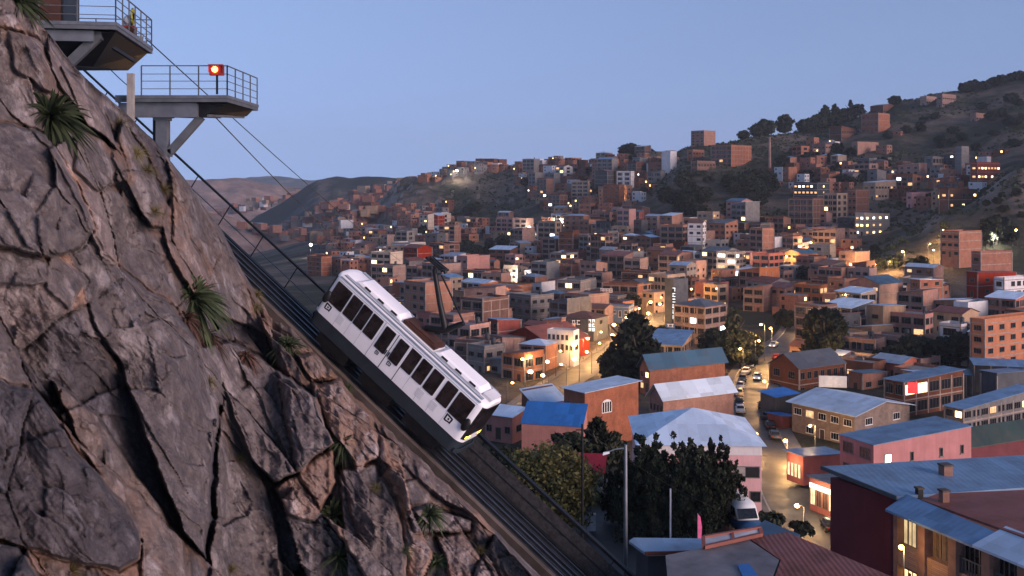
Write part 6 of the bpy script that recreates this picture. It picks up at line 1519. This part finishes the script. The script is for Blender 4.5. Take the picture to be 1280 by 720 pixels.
# trees and bushes of the valley, (column, top row, base row, kind, var, wide, label)
for px, pt, pb, kind, var, wd, lab in [
 (766,430,482,'round',0,.74,'large dark round tree in front of the golden street'),(795,394,484,'column',0,1.6,'tall dark tree rising beside the large round tree'),(778,446,486,'round',1,.9,'dark tree between the two roadside trees'),
 (892,408,446,'round',0,1.1,'dark round tree left in the small park'),(917,386,456,'cone',0,1.0,'pointed dark conifer in the small park'),(906,420,456,'round',1,1.1,'dark bushy tree at the foot of the park conifer'),(933,410,452,'round',0,1.0,'dark round tree right in the small park'),(944,418,446,'round',1,.9,'dark tree at the right end of the small park'),(925,432,462,'bush',0,1.0,'dark bush at the lower edge of the park'),
 (1018,388,452,'column',1,1.3,'left column of the dark cypress clump'),(1031,386,454,'column',0,1.4,'middle column of the dark cypress clump'),(1044,390,453,'column',1,1.3,'right column of the dark cypress clump'),
 (982,384,412,'round',0,1.2,'dark round tree at the head of the street'),(996,352,380,'round',1,1.1,'dark tree above the pale awnings'),(1005,330,356,'round',0,1.2,'dark tree beside the white sheet roof'),
 (1118,318,336,'round',0,1.3,'dark round tree under the grassy spur'),(1105,322,338,'round',1,1.3,'left dark tree under the grassy spur'),(1152,318,334,'round',0,1.2,'dark tree left of the tall brown block'),(1140,322,336,'round',1,1.3,'dark tree in the gap left of the tall brown block'),
 (1246,266,306,'round',0,.9,'dark tree right of the tall brown block'),(1236,272,306,'round',1,.9,'dark tree touching the tall brown block'),(1262,280,306,'round',0,.9,'outer dark tree on the spur at the right edge'),
 (1128,424,458,'round',0,1.3,'left dark tree of the grove above the shop house'),(1146,418,460,'round',1,1.2,'tallest dark tree of the grove above the shop house'),(1165,422,460,'round',0,1.3,'dark tree in the middle of the grove above the shop house'),(1184,420,458,'round',1,1.2,'dark tree right in the grove above the shop house'),(1202,412,456,'round',0,1.1,'dark tree beside the orange brick block'),(1110,432,458,'bush',0,1.2,'dark bush at the left end of the grove'),
 (652,350,368,'round',0,1.1,'dark tree left of the long terraced block'),(586,352,372,'round',1,1.2,'dark tree below the cracked plaster block'),(760,330,352,'round',0,1.2,'dark tree among the valley houses'),(858,395,415,'round',1,1.0,'dark tree behind the dark tower'),
 (820,404,430,'bush',0,1.2,'dark bush below the dark tower'),(1000,646,672,'bush',0,.95,'dark round bush beside the street lamp at the bend'),(962,636,668,'bush',0,1.05,'dark bush against the lean-to')]:
    if pb > 590 : Y = {1000:122, 962:98, 968:150}[px]; g = P(px, pb, Y); g.z = g.z
    else: g = ground(px, pb)
    tree(g, max(2, (pb-pt)/F*g.y), kind, var, wd, lab, seed=px)
# crest trees seen against the sky
for px, pt, pb, kind, wd in [(981,141,167,'round',.8),(957,145,167,'round',1.1),(945,152,168,'round',1.1),(930,156,169,'round',1.2),(1032,134,160,'column',1.4),(1043,135,160,'column',1.3),(1063,134,158,'cone',1.0),(1022,142,162,'round',1.1),(1054,140,160,'round',1.1),(1071,140,157,'round',1.2),(1013,146,164,'round',1.2),(790,176,192,'round',1.2),(781,180,194,'round',1.2),(800,178,192,'round',1.1),(812,178,190,'round',1.3),(1118,118,131,'round',1.2),(1207,100,114,'round',1.2),(1217,96,112,'round',1.1),(1230,98,110,'round',1.3),(1242,92,106,'round',1.2),(1252,92,104,'round',1.2),(1264,90,102,'round',1.3),(1275,88,101,'round',1.3),(1040,152,168,'round',1.3),(1005,150,168,'round',1.1)]:
    Y = None
    for c0, c1 in zip(_cu, _cu[1:]):
        if c0 <= px <= c1: f = (px-c0)/(c1-c0); Y = (COLS[c0][-1][0]*(1-f) + COLS[c1][-1][0]*f)*.985
    x = (px-HX)/F*Y; tree((x, Y, gz(x, Y)-.6), (pb-pt)/F*Y*1.12, kind, 0, wd, 'dark tree on the hill crest standing out against the sky', 'dark trees along the hill crest', seed=px)
# woods on the slopes
r4 = random.Random(21)
WOODS = [('on the wooded slope under the white tower', [(842,225),(880,206),(960,216),(972,248),(930,274),(862,276),(830,256)], 46, (16,25)),
 ('in the wooded patch behind the pantograph', [(552,322),(590,304),(648,300),(668,312),(640,324),(590,338)], 26, (12,18)),
 ('on the dark slope left of the pantograph', [(506,296),(560,268),(600,262),(560,292),(530,300)], 12, (10,15)),
 ('on the right hillside', [(965,190),(1060,190),(1120,215),(1060,236),(980,228)], 22, (10,18)),
 ('on the upper right slope', [(1100,150),(1290,120),(1290,200),(1180,195),(1100,180)], 24, (9,15)),
 ('on the grassy spur', [(1085,320),(1170,272),(1285,225),(1285,270),(1180,300)], 12, (8,14)),
 ('between the left crest houses', [(700,210),(760,200),(770,225),(720,240)], 8, (9,14))]
for zone, poly, num, (h0, h1) in WOODS:
    xs = [p[0] for p in poly]; ys = [p[1] for p in poly]; k = 0
    while k < num:
        px, py = r4.uniform(min(xs), max(xs)), r4.uniform(min(ys), max(ys))
        if not in_poly(px, py, poly): continue
        g = ground(px, py)
        if g is None: continue
        k += 1; b_ = r4.random() < .25
        tree(g - Vector((0,0,.5)), r4.uniform(h0, h1)/F*g.y*(.5 if b_ else 1), 'bush' if b_ else 'round', r4.randint(0,1), r4.uniform(1.0,1.5), 'dark bush '+zone if b_ else 'dark round tree '+zone, ('dark bushes ' if b_ else 'dark trees ')+zone, seed=k)
# trees standing between the houses
k = 0; tries = 0
while k < 46 and tries < 4000:
    tries += 1; zone, poly, num, sto = r4.choice(TOWN[:5]); xs = [p[0] for p in poly]; ys = [p[1] for p in poly]; px, py = r4.uniform(min(xs), max(xs)), r4.uniform(min(ys), max(ys))
    if not in_poly(px, py, poly): continue
    g = ground(px, py)
    if g is None or not clear_of_street(g.x, g.y, 2) or any((g.x-x)**2+(g.y-y)**2 < (q*.95)**2 for x, y, q, z in occ): continue
    k += 1; tree(g, r4.uniform(4,8), 'round', r4.randint(0,2), r4.uniform(.9,1.3), 'small dark tree between the houses '+zone, 'trees between the houses', seed=k)
# low scrub on the open slopes: one mass nobody could count
def scrub():
    g = np.random.default_rng(9); px = g.uniform(500, 1300, 9000); Y = g.uniform(440, 1000, 9000); X = (px-HX)/F*Y; Z = terrain_z(X, Y)
    dens = fbm(X/70, Y/70, 61, 4) + .35*fbm(X/18, Y/18, 62, 3); k = (dens > .04) & (Z > -36); c = np.stack([X, Y, Z+.3], -1)[k]; r_ = g.uniform(.6, 2.2, len(c)); rad = np.stack([r_, r_, r_*.6], -1)
    V, Q = leaves(c, rad, 9, 1.15, 77, aspect=1.3); tag(link('scrub', np_mesh('scrub', V, Q, M['leaf_mid'], smooth=False)), kind='stuff')
scrub()
# rosettes and tufts on the cliff
def rosette(px, py, size, mat, label, n=90, seed=0, droop=.5, name='rosette_plant', axis=(.35,-.55,.8), width=.15, group='rosette plants on the rock'):
    n = int(n*1.9); p = cliff_at(px, py); L = size*1.2/F*p.y; g = np.random.default_rng(seed); ax = Vector(axis).normalized(); t1 = ax.cross(Vector((0,0,1))).normalized(); t2 = ax.cross(t1)
    V = []; Q = []; seg = 5
    for k in range(n):
        th = (g.uniform(0,1)**.6)*1.75; ph = g.uniform(0, 2*pi); d = ax*cos(th) + (t1*cos(ph)+t2*sin(ph))*sin(th); ln = L*g.uniform(.65,1.1); w = ln*width*g.uniform(.7,1.2)*.5
        sd = d.cross(Vector((g.normal(), g.normal(), g.normal()))).normalized(); base = d*L*.05; i0 = len(V)
        for s in range(seg+1):
            f = s/seg; pt = base + d*ln*f + Vector((0,0,-1))*droop*ln*f*f*(.4+.6*sin(th)); ww = w*(1-f)**.7*(1 if s else .6); V += [pt-sd*ww, pt+sd*ww]
        for s in range(seg): a = i0+2*s; Q.append((a, a+1, a+3, a+2))
    o = link(name, np_mesh(name, np.array([tuple(v) for v in V]), np.array(Q), M[mat], smooth=False), None, p + Vector((0,-.12,.08))); tag(o, label, 'plant', group); return o
for i, (px, py, s, mat, lab, n) in enumerate([(66,150,44,'puya','large dark spiky rosette high on the left rock',130),(241,378,42,'puya','large green spiky rosette in the middle of the rock face',130),(232,402,26,'puya_dry','dry drooping leaves under the large green rosette',70),(258,426,25,'puya_dry','dark reddish rosette just below the large green one',80),(308,449,19,'puya_dry','small dark rosette on bare rock right of the reddish one',70),(360,434,22,'puya','green tuft rosette near the rear of the funicular car',80),
    (428,556,19,'puya','small dark green rosette under the middle of the car',80),(417,648,33,'puya','wide dark green rosette between the lower slabs',110),(424,700,21,'puya','small rosette below the wide dark green one',70),(537,645,22,'puya','green rosette beside the jutting flat slab',80),(546,704,18,'puya','dark rosette at the foot of the pale pillar slab',70),(24,6,34,'puya','green tuft on the top edge of the rock',90)]):
    rosette(px, py, s, mat, lab, n, seed=i+4, droop=.55 if mat == 'puya' else .9)
for i, (px, py, s, lab) in enumerate([(148,160,20,'straw grass tuft on the upper rock edge'),(172,196,16,'straw grass tuft under the upper rock edge'),(186,216,14,'straw tuft in the upper crevice'),(262,480,13,'dry tuft in the crack right of the long slab'),(90,716,18,'grass tuft at the bottom under the dark boulder'),(290,715,14,'grass tuft at the bottom of the crack'),(205,240,13,'straw tuft by the pale vein in the upper crevice'),(196,268,12,'straw tuft lower in the upper crevice'),(330,366,12,'dry tuft under the rail kerb above the car'),(322,386,10,'small dry tuft below the rail kerb'),(300,575,11,'dry tuft in the crack between the long slab and the right slab'),(470,612,11,'dry tuft on the brown block below the car'),(600,690,11,'dry tuft low by the pale pillar slab'),(468,462,10,'small tuft below the car'),(505,690,14,'green tuft low in the dark crack')]):
    rosette(px, py, s, 'straw' if i < 13 else 'puya', lab, 80, seed=40+i, droop=.3, name='grass_tuft', width=.035, group='grass tufts on the rock')
# ------------------------------------------------------------------ far small houses: beyond counting, one object
def mass():
    b = MB(); rr = random.Random(77); mats = [WALLS[k][1] for k in ('brick','rose','dark','tan','grey','white')] + [ROOFS['tile'][1], ROOFS['zinc'][1], M['glass'], M['warm']]
    def hb(x, y, z, w, d, h, a, m):
        ca, sa = cos(a), sin(a); q = [(-w/2,-d/2),(w/2,-d/2),(w/2,d/2),(-w/2,d/2)]; pts = [(x+p*ca-r_*sa, y+p*sa+r_*ca) for p, r_ in q]
        b.add([(px_,py_,z-3) for px_,py_ in pts]+[(px_,py_,z+h) for px_,py_ in pts], [(0,1,5,4),(1,2,6,5),(2,3,7,6),(3,0,4,7)], m)
        b.add([(px_,py_,z+h) for px_,py_ in pts], [(0,1,2,3)], rr.choice([4,6,6,7]))
    # rows of houses on the far spurs
    strips = [(400,300,470,262,120,950,7),(360,285,500,235,90,1700,9),(262,268,420,238,110,2500,10),(300,285,400,300,40,1400,8),(440,246,520,230,60,1750,9),(400,262,480,248,50,1600,9)]
    for x0, y0, x1, y1, n, Y0, s in strips:
        for k in range(n):
            f = rr.random(); px = x0+(x1-x0)*f+rr.uniform(-8,8); py = y0+(y1-y0)*f+rr.uniform(-5,6); Y = Y0*rr.uniform(.93,1.0); p = P(px, py, Y)
            z = p.z
            hb(p.x, p.y, z, s*rr.uniform(.8,1.8), s*rr.uniform(.8,1.5), s*rr.uniform(.4,.9), rr.uniform(-.8,.8), rr.choice([0,0,0,1,1,1,2,3,3,4,5]))
    # and the small ones packed between the houses of the slopes
    occ2 = [(h['c'].x, h['c'].y, max(h['w'], h['d'])*.5) for h in HOUSES]; k = tries = 0
    zones = [t for i, t in enumerate(TOWN[0:10]) if i != 5]
    todo = [(q[3], q[4], q[5], q[6]*2.75, q[1]) for q in MASSED]
    while (todo or k < 760) and tries < 20000:
        tries += 1
        if todo: g, w, d, h, px = todo.pop(); py = None
        else:
          zone, poly, num, sto = rr.choice(zones); xs = [p[0] for p in poly]; ys = [p[1] for p in poly]; px, py = rr.uniform(min(xs), max(xs)), rr.uniform(min(ys), max(ys))
          if not in_poly(px, py, poly) or any(in_poly(px, py, q) for q in NOBUILD): continue
          g = ground(px, py)
          if g is None or g.y < 330 or any((g.x-x)**2+(g.y-y)**2 < (q+2.0)**2 for x, y, q in occ2): continue
          w, d, h = rr.uniform(5,8), rr.uniform(5,8), rr.choice([2.7,3,5.4,5.8,8.2])
        k += 1; a = -R(facing(px)+rr.uniform(-15,15)); occ2.append((g.x, g.y, max(w,d)*.5)); wm = rr.choice([0,0,0,1,1,1,2,2,3,4,5])
        hb(g.x, g.y, g.z-.5, w, d, h+.5, a, wm)
        ca, sa = cos(a), sin(a)
        for fl_ in range(int(h/2.6)):
            for u in (-.28, .22):
                for (ox, oy, tx, ty) in ((0, -d/2-.03, 1, 0), (w/2+.03, 0, 0, 1)):
                    if rr.random() < .35: continue
                    cx, cy_ = ox+tx*u*w, oy+ty*u*d; z0 = g.z+.9+fl_*2.7; e = .55
                    pts = [(cx-tx*e, cy_-ty*e), (cx+tx*e, cy_+ty*e)]; pts = [(g.x+p*ca-q*sa, g.y+p*sa+q*ca) for p, q in pts]
                    b.add([(pts[0][0],pts[0][1],z0),(pts[1][0],pts[1][1],z0),(pts[1][0],pts[1][1],z0+1.1),(pts[0][0],pts[0][1],z0+1.1)], [(0,1,2,3)], 8 if rr.random() > .05 else 9)
    tag(b.build('far_houses', mats), kind='stuff')
mass()
# ------------------------------------------------------------------ say which house is which
COLN = {k: v[0] for k, v in WALLS.items()}; ROOFN = {k: v[0] for k, v in ROOFS.items()}
SHORT = {}
for lab, h in LAND:
    SHORT[lab] = (pix(h['c'] + Vector((0,0,h['h']*.5))), ' '.join(lab.split()))
MARKS = [('the red and blue painted house',(630,412)),('the dark house with white signs',(735,412)),('the bright blue box',(775,389)),('the dark narrow tower',(845,388)),('the balcony block',(876,405)),('the cypress clump',(1030,420)),('the blue-roofed pointed house',(1095,366)),('the white block house',(1216,398)),('the tall brown block',(1200,305)),('the blue and white house',(1265,364)),
 ('the gridded tan block',(914,334)),('the orange blank-walled block',(846,332)),('the brown blank-faced block',(741,289)),('the cracked plaster block',(592,337)),('the terraced brick block',(632,374)),('the white tower block',(836,202)),('the broad crest block',(914,195)),('the tall crest block',(879,172)),('the concrete grid block',(1008,268)),('the orange tower block',(1072,255)),('the yellow-lit building',(1090,281)),('the pink house',(1148,250)),('the grey tower',(1202,200)),('the large crest house',(1095,154)),('the red-roofed grey house',(1066,225)),('the floodlight',(570,221)),('the white sheet roof',(932,348)),('the wooded patch',(610,320)),('the white windowed building',(701,430)),('the framed salmon block',(752,213)),('the pale brick block',(511,316)),('the brick tower block',(548,305))]
def side(dx, dy):
    v = 'above' if dy < 0 else 'below'; hz = 'left' if dx < 0 else 'right'
    if abs(dx) < 7: return v
    if abs(dy) < 5: return hz+' of'
    return ('up' if dy < 0 else 'down')+' '+hz+' of'
used = {}
for h in HOUSES:
    o = h['o']
    if o.get('label'): continue
    px, py = pix(h['c'] + Vector((0,0,h['h']*.5)))
    m = sorted(MARKS, key=lambda q: math.hypot(q[1][0]-px, (q[1][1]-py)*1.6))
    stn = {1:'one-storey',2:'two-storey',3:'three-storey',4:'four-storey',5:'five-storey'}.get(h['st'], 'tall')
    rfn = 'flat' if h['roof'] == 'flat' else ROOFN[h['rmat']]
    knd = 'block' if h['cat'] != 'house' else 'house'
    ext = 'lit windows' if h['lit'] > 1 else 'one lit window' if h['lit'] == 1 else 'a water tank' if h['tank'] else ''
    cand = []
    for nm, q in m[:4]:
        dx, dy = px-q[0], py-q[1]; far = math.hypot(dx, dy); d = 'just ' if far < 26 else 'well ' if far > 62 else ''
        cand += [f"{COLN[h['wall']]} {stn} {knd}, {rfn} roof, {d}{side(dx,dy)} {nm}", f"{COLN[h['wall']]} {stn} {knd}, {rfn} roof" + (f", {ext}" if ext else '') + f", {d}{side(dx,dy)} {nm}"]
    lab = next((c for c in cand if c not in used and len(c.replace('-',' ').split()) <= 16), None)
    if lab is None:
        cand = [c.replace(', flat roof', '') for c in cand]
        size = 'wide ' if h['w'] > 11 else 'narrow ' if h['w'] < 8.5 else 'low '
        lab = size + cand[0]
        if lab in used: lab = size + cand[2]
        lab = lab.replace(', flat roof', '') if len(lab.replace('-',' ').split()) > 16 else lab
    if len(lab.replace('-',' ').split()) > 16: lab = lab.replace(' roof, ', ', ', 1)
    if len(lab.replace('-',' ').split()) > 16: lab = ' '.join(lab.replace('well ','').replace('just ','').split())
    if len(lab.replace('-',' ').split()) > 16: lab = lab.split(', ')[0] + ', ' + lab.split(', ')[-1]
    if len(lab.replace('-',' ').split()) > 16: lab = f"{COLN[h['wall']]} {knd}, {lab.split(', ')[-1]}"
    import re as _re
    if len(_re.findall(r"[A-Za-z0-9][A-Za-z0-9']*", lab)) > 14: print('LONG', o.name, lab)
    used[lab] = 1; o['label'] = lab
# ------------------------------------------------------------------ evening haze
hz = MB(); hz.box((-9100,-400,-192),(6100,8900,420))
m = bpy.data.materials.new('haze'); m.use_nodes = True; n = m.node_tree; n.nodes.clear()
pv = n.nodes.new('ShaderNodeVolumePrincipled'); pv.inputs['Color'].default_value = (.74,.84,1.0,1); pv.inputs['Density'].default_value = .00008; pv.inputs['Anisotropy'].default_value = .0
out = n.nodes.new('ShaderNodeOutputMaterial'); n.links.new(pv.outputs[0], out.inputs['Volume'])
hob = hz.build('haze', m); tag(hob, kind='stuff')
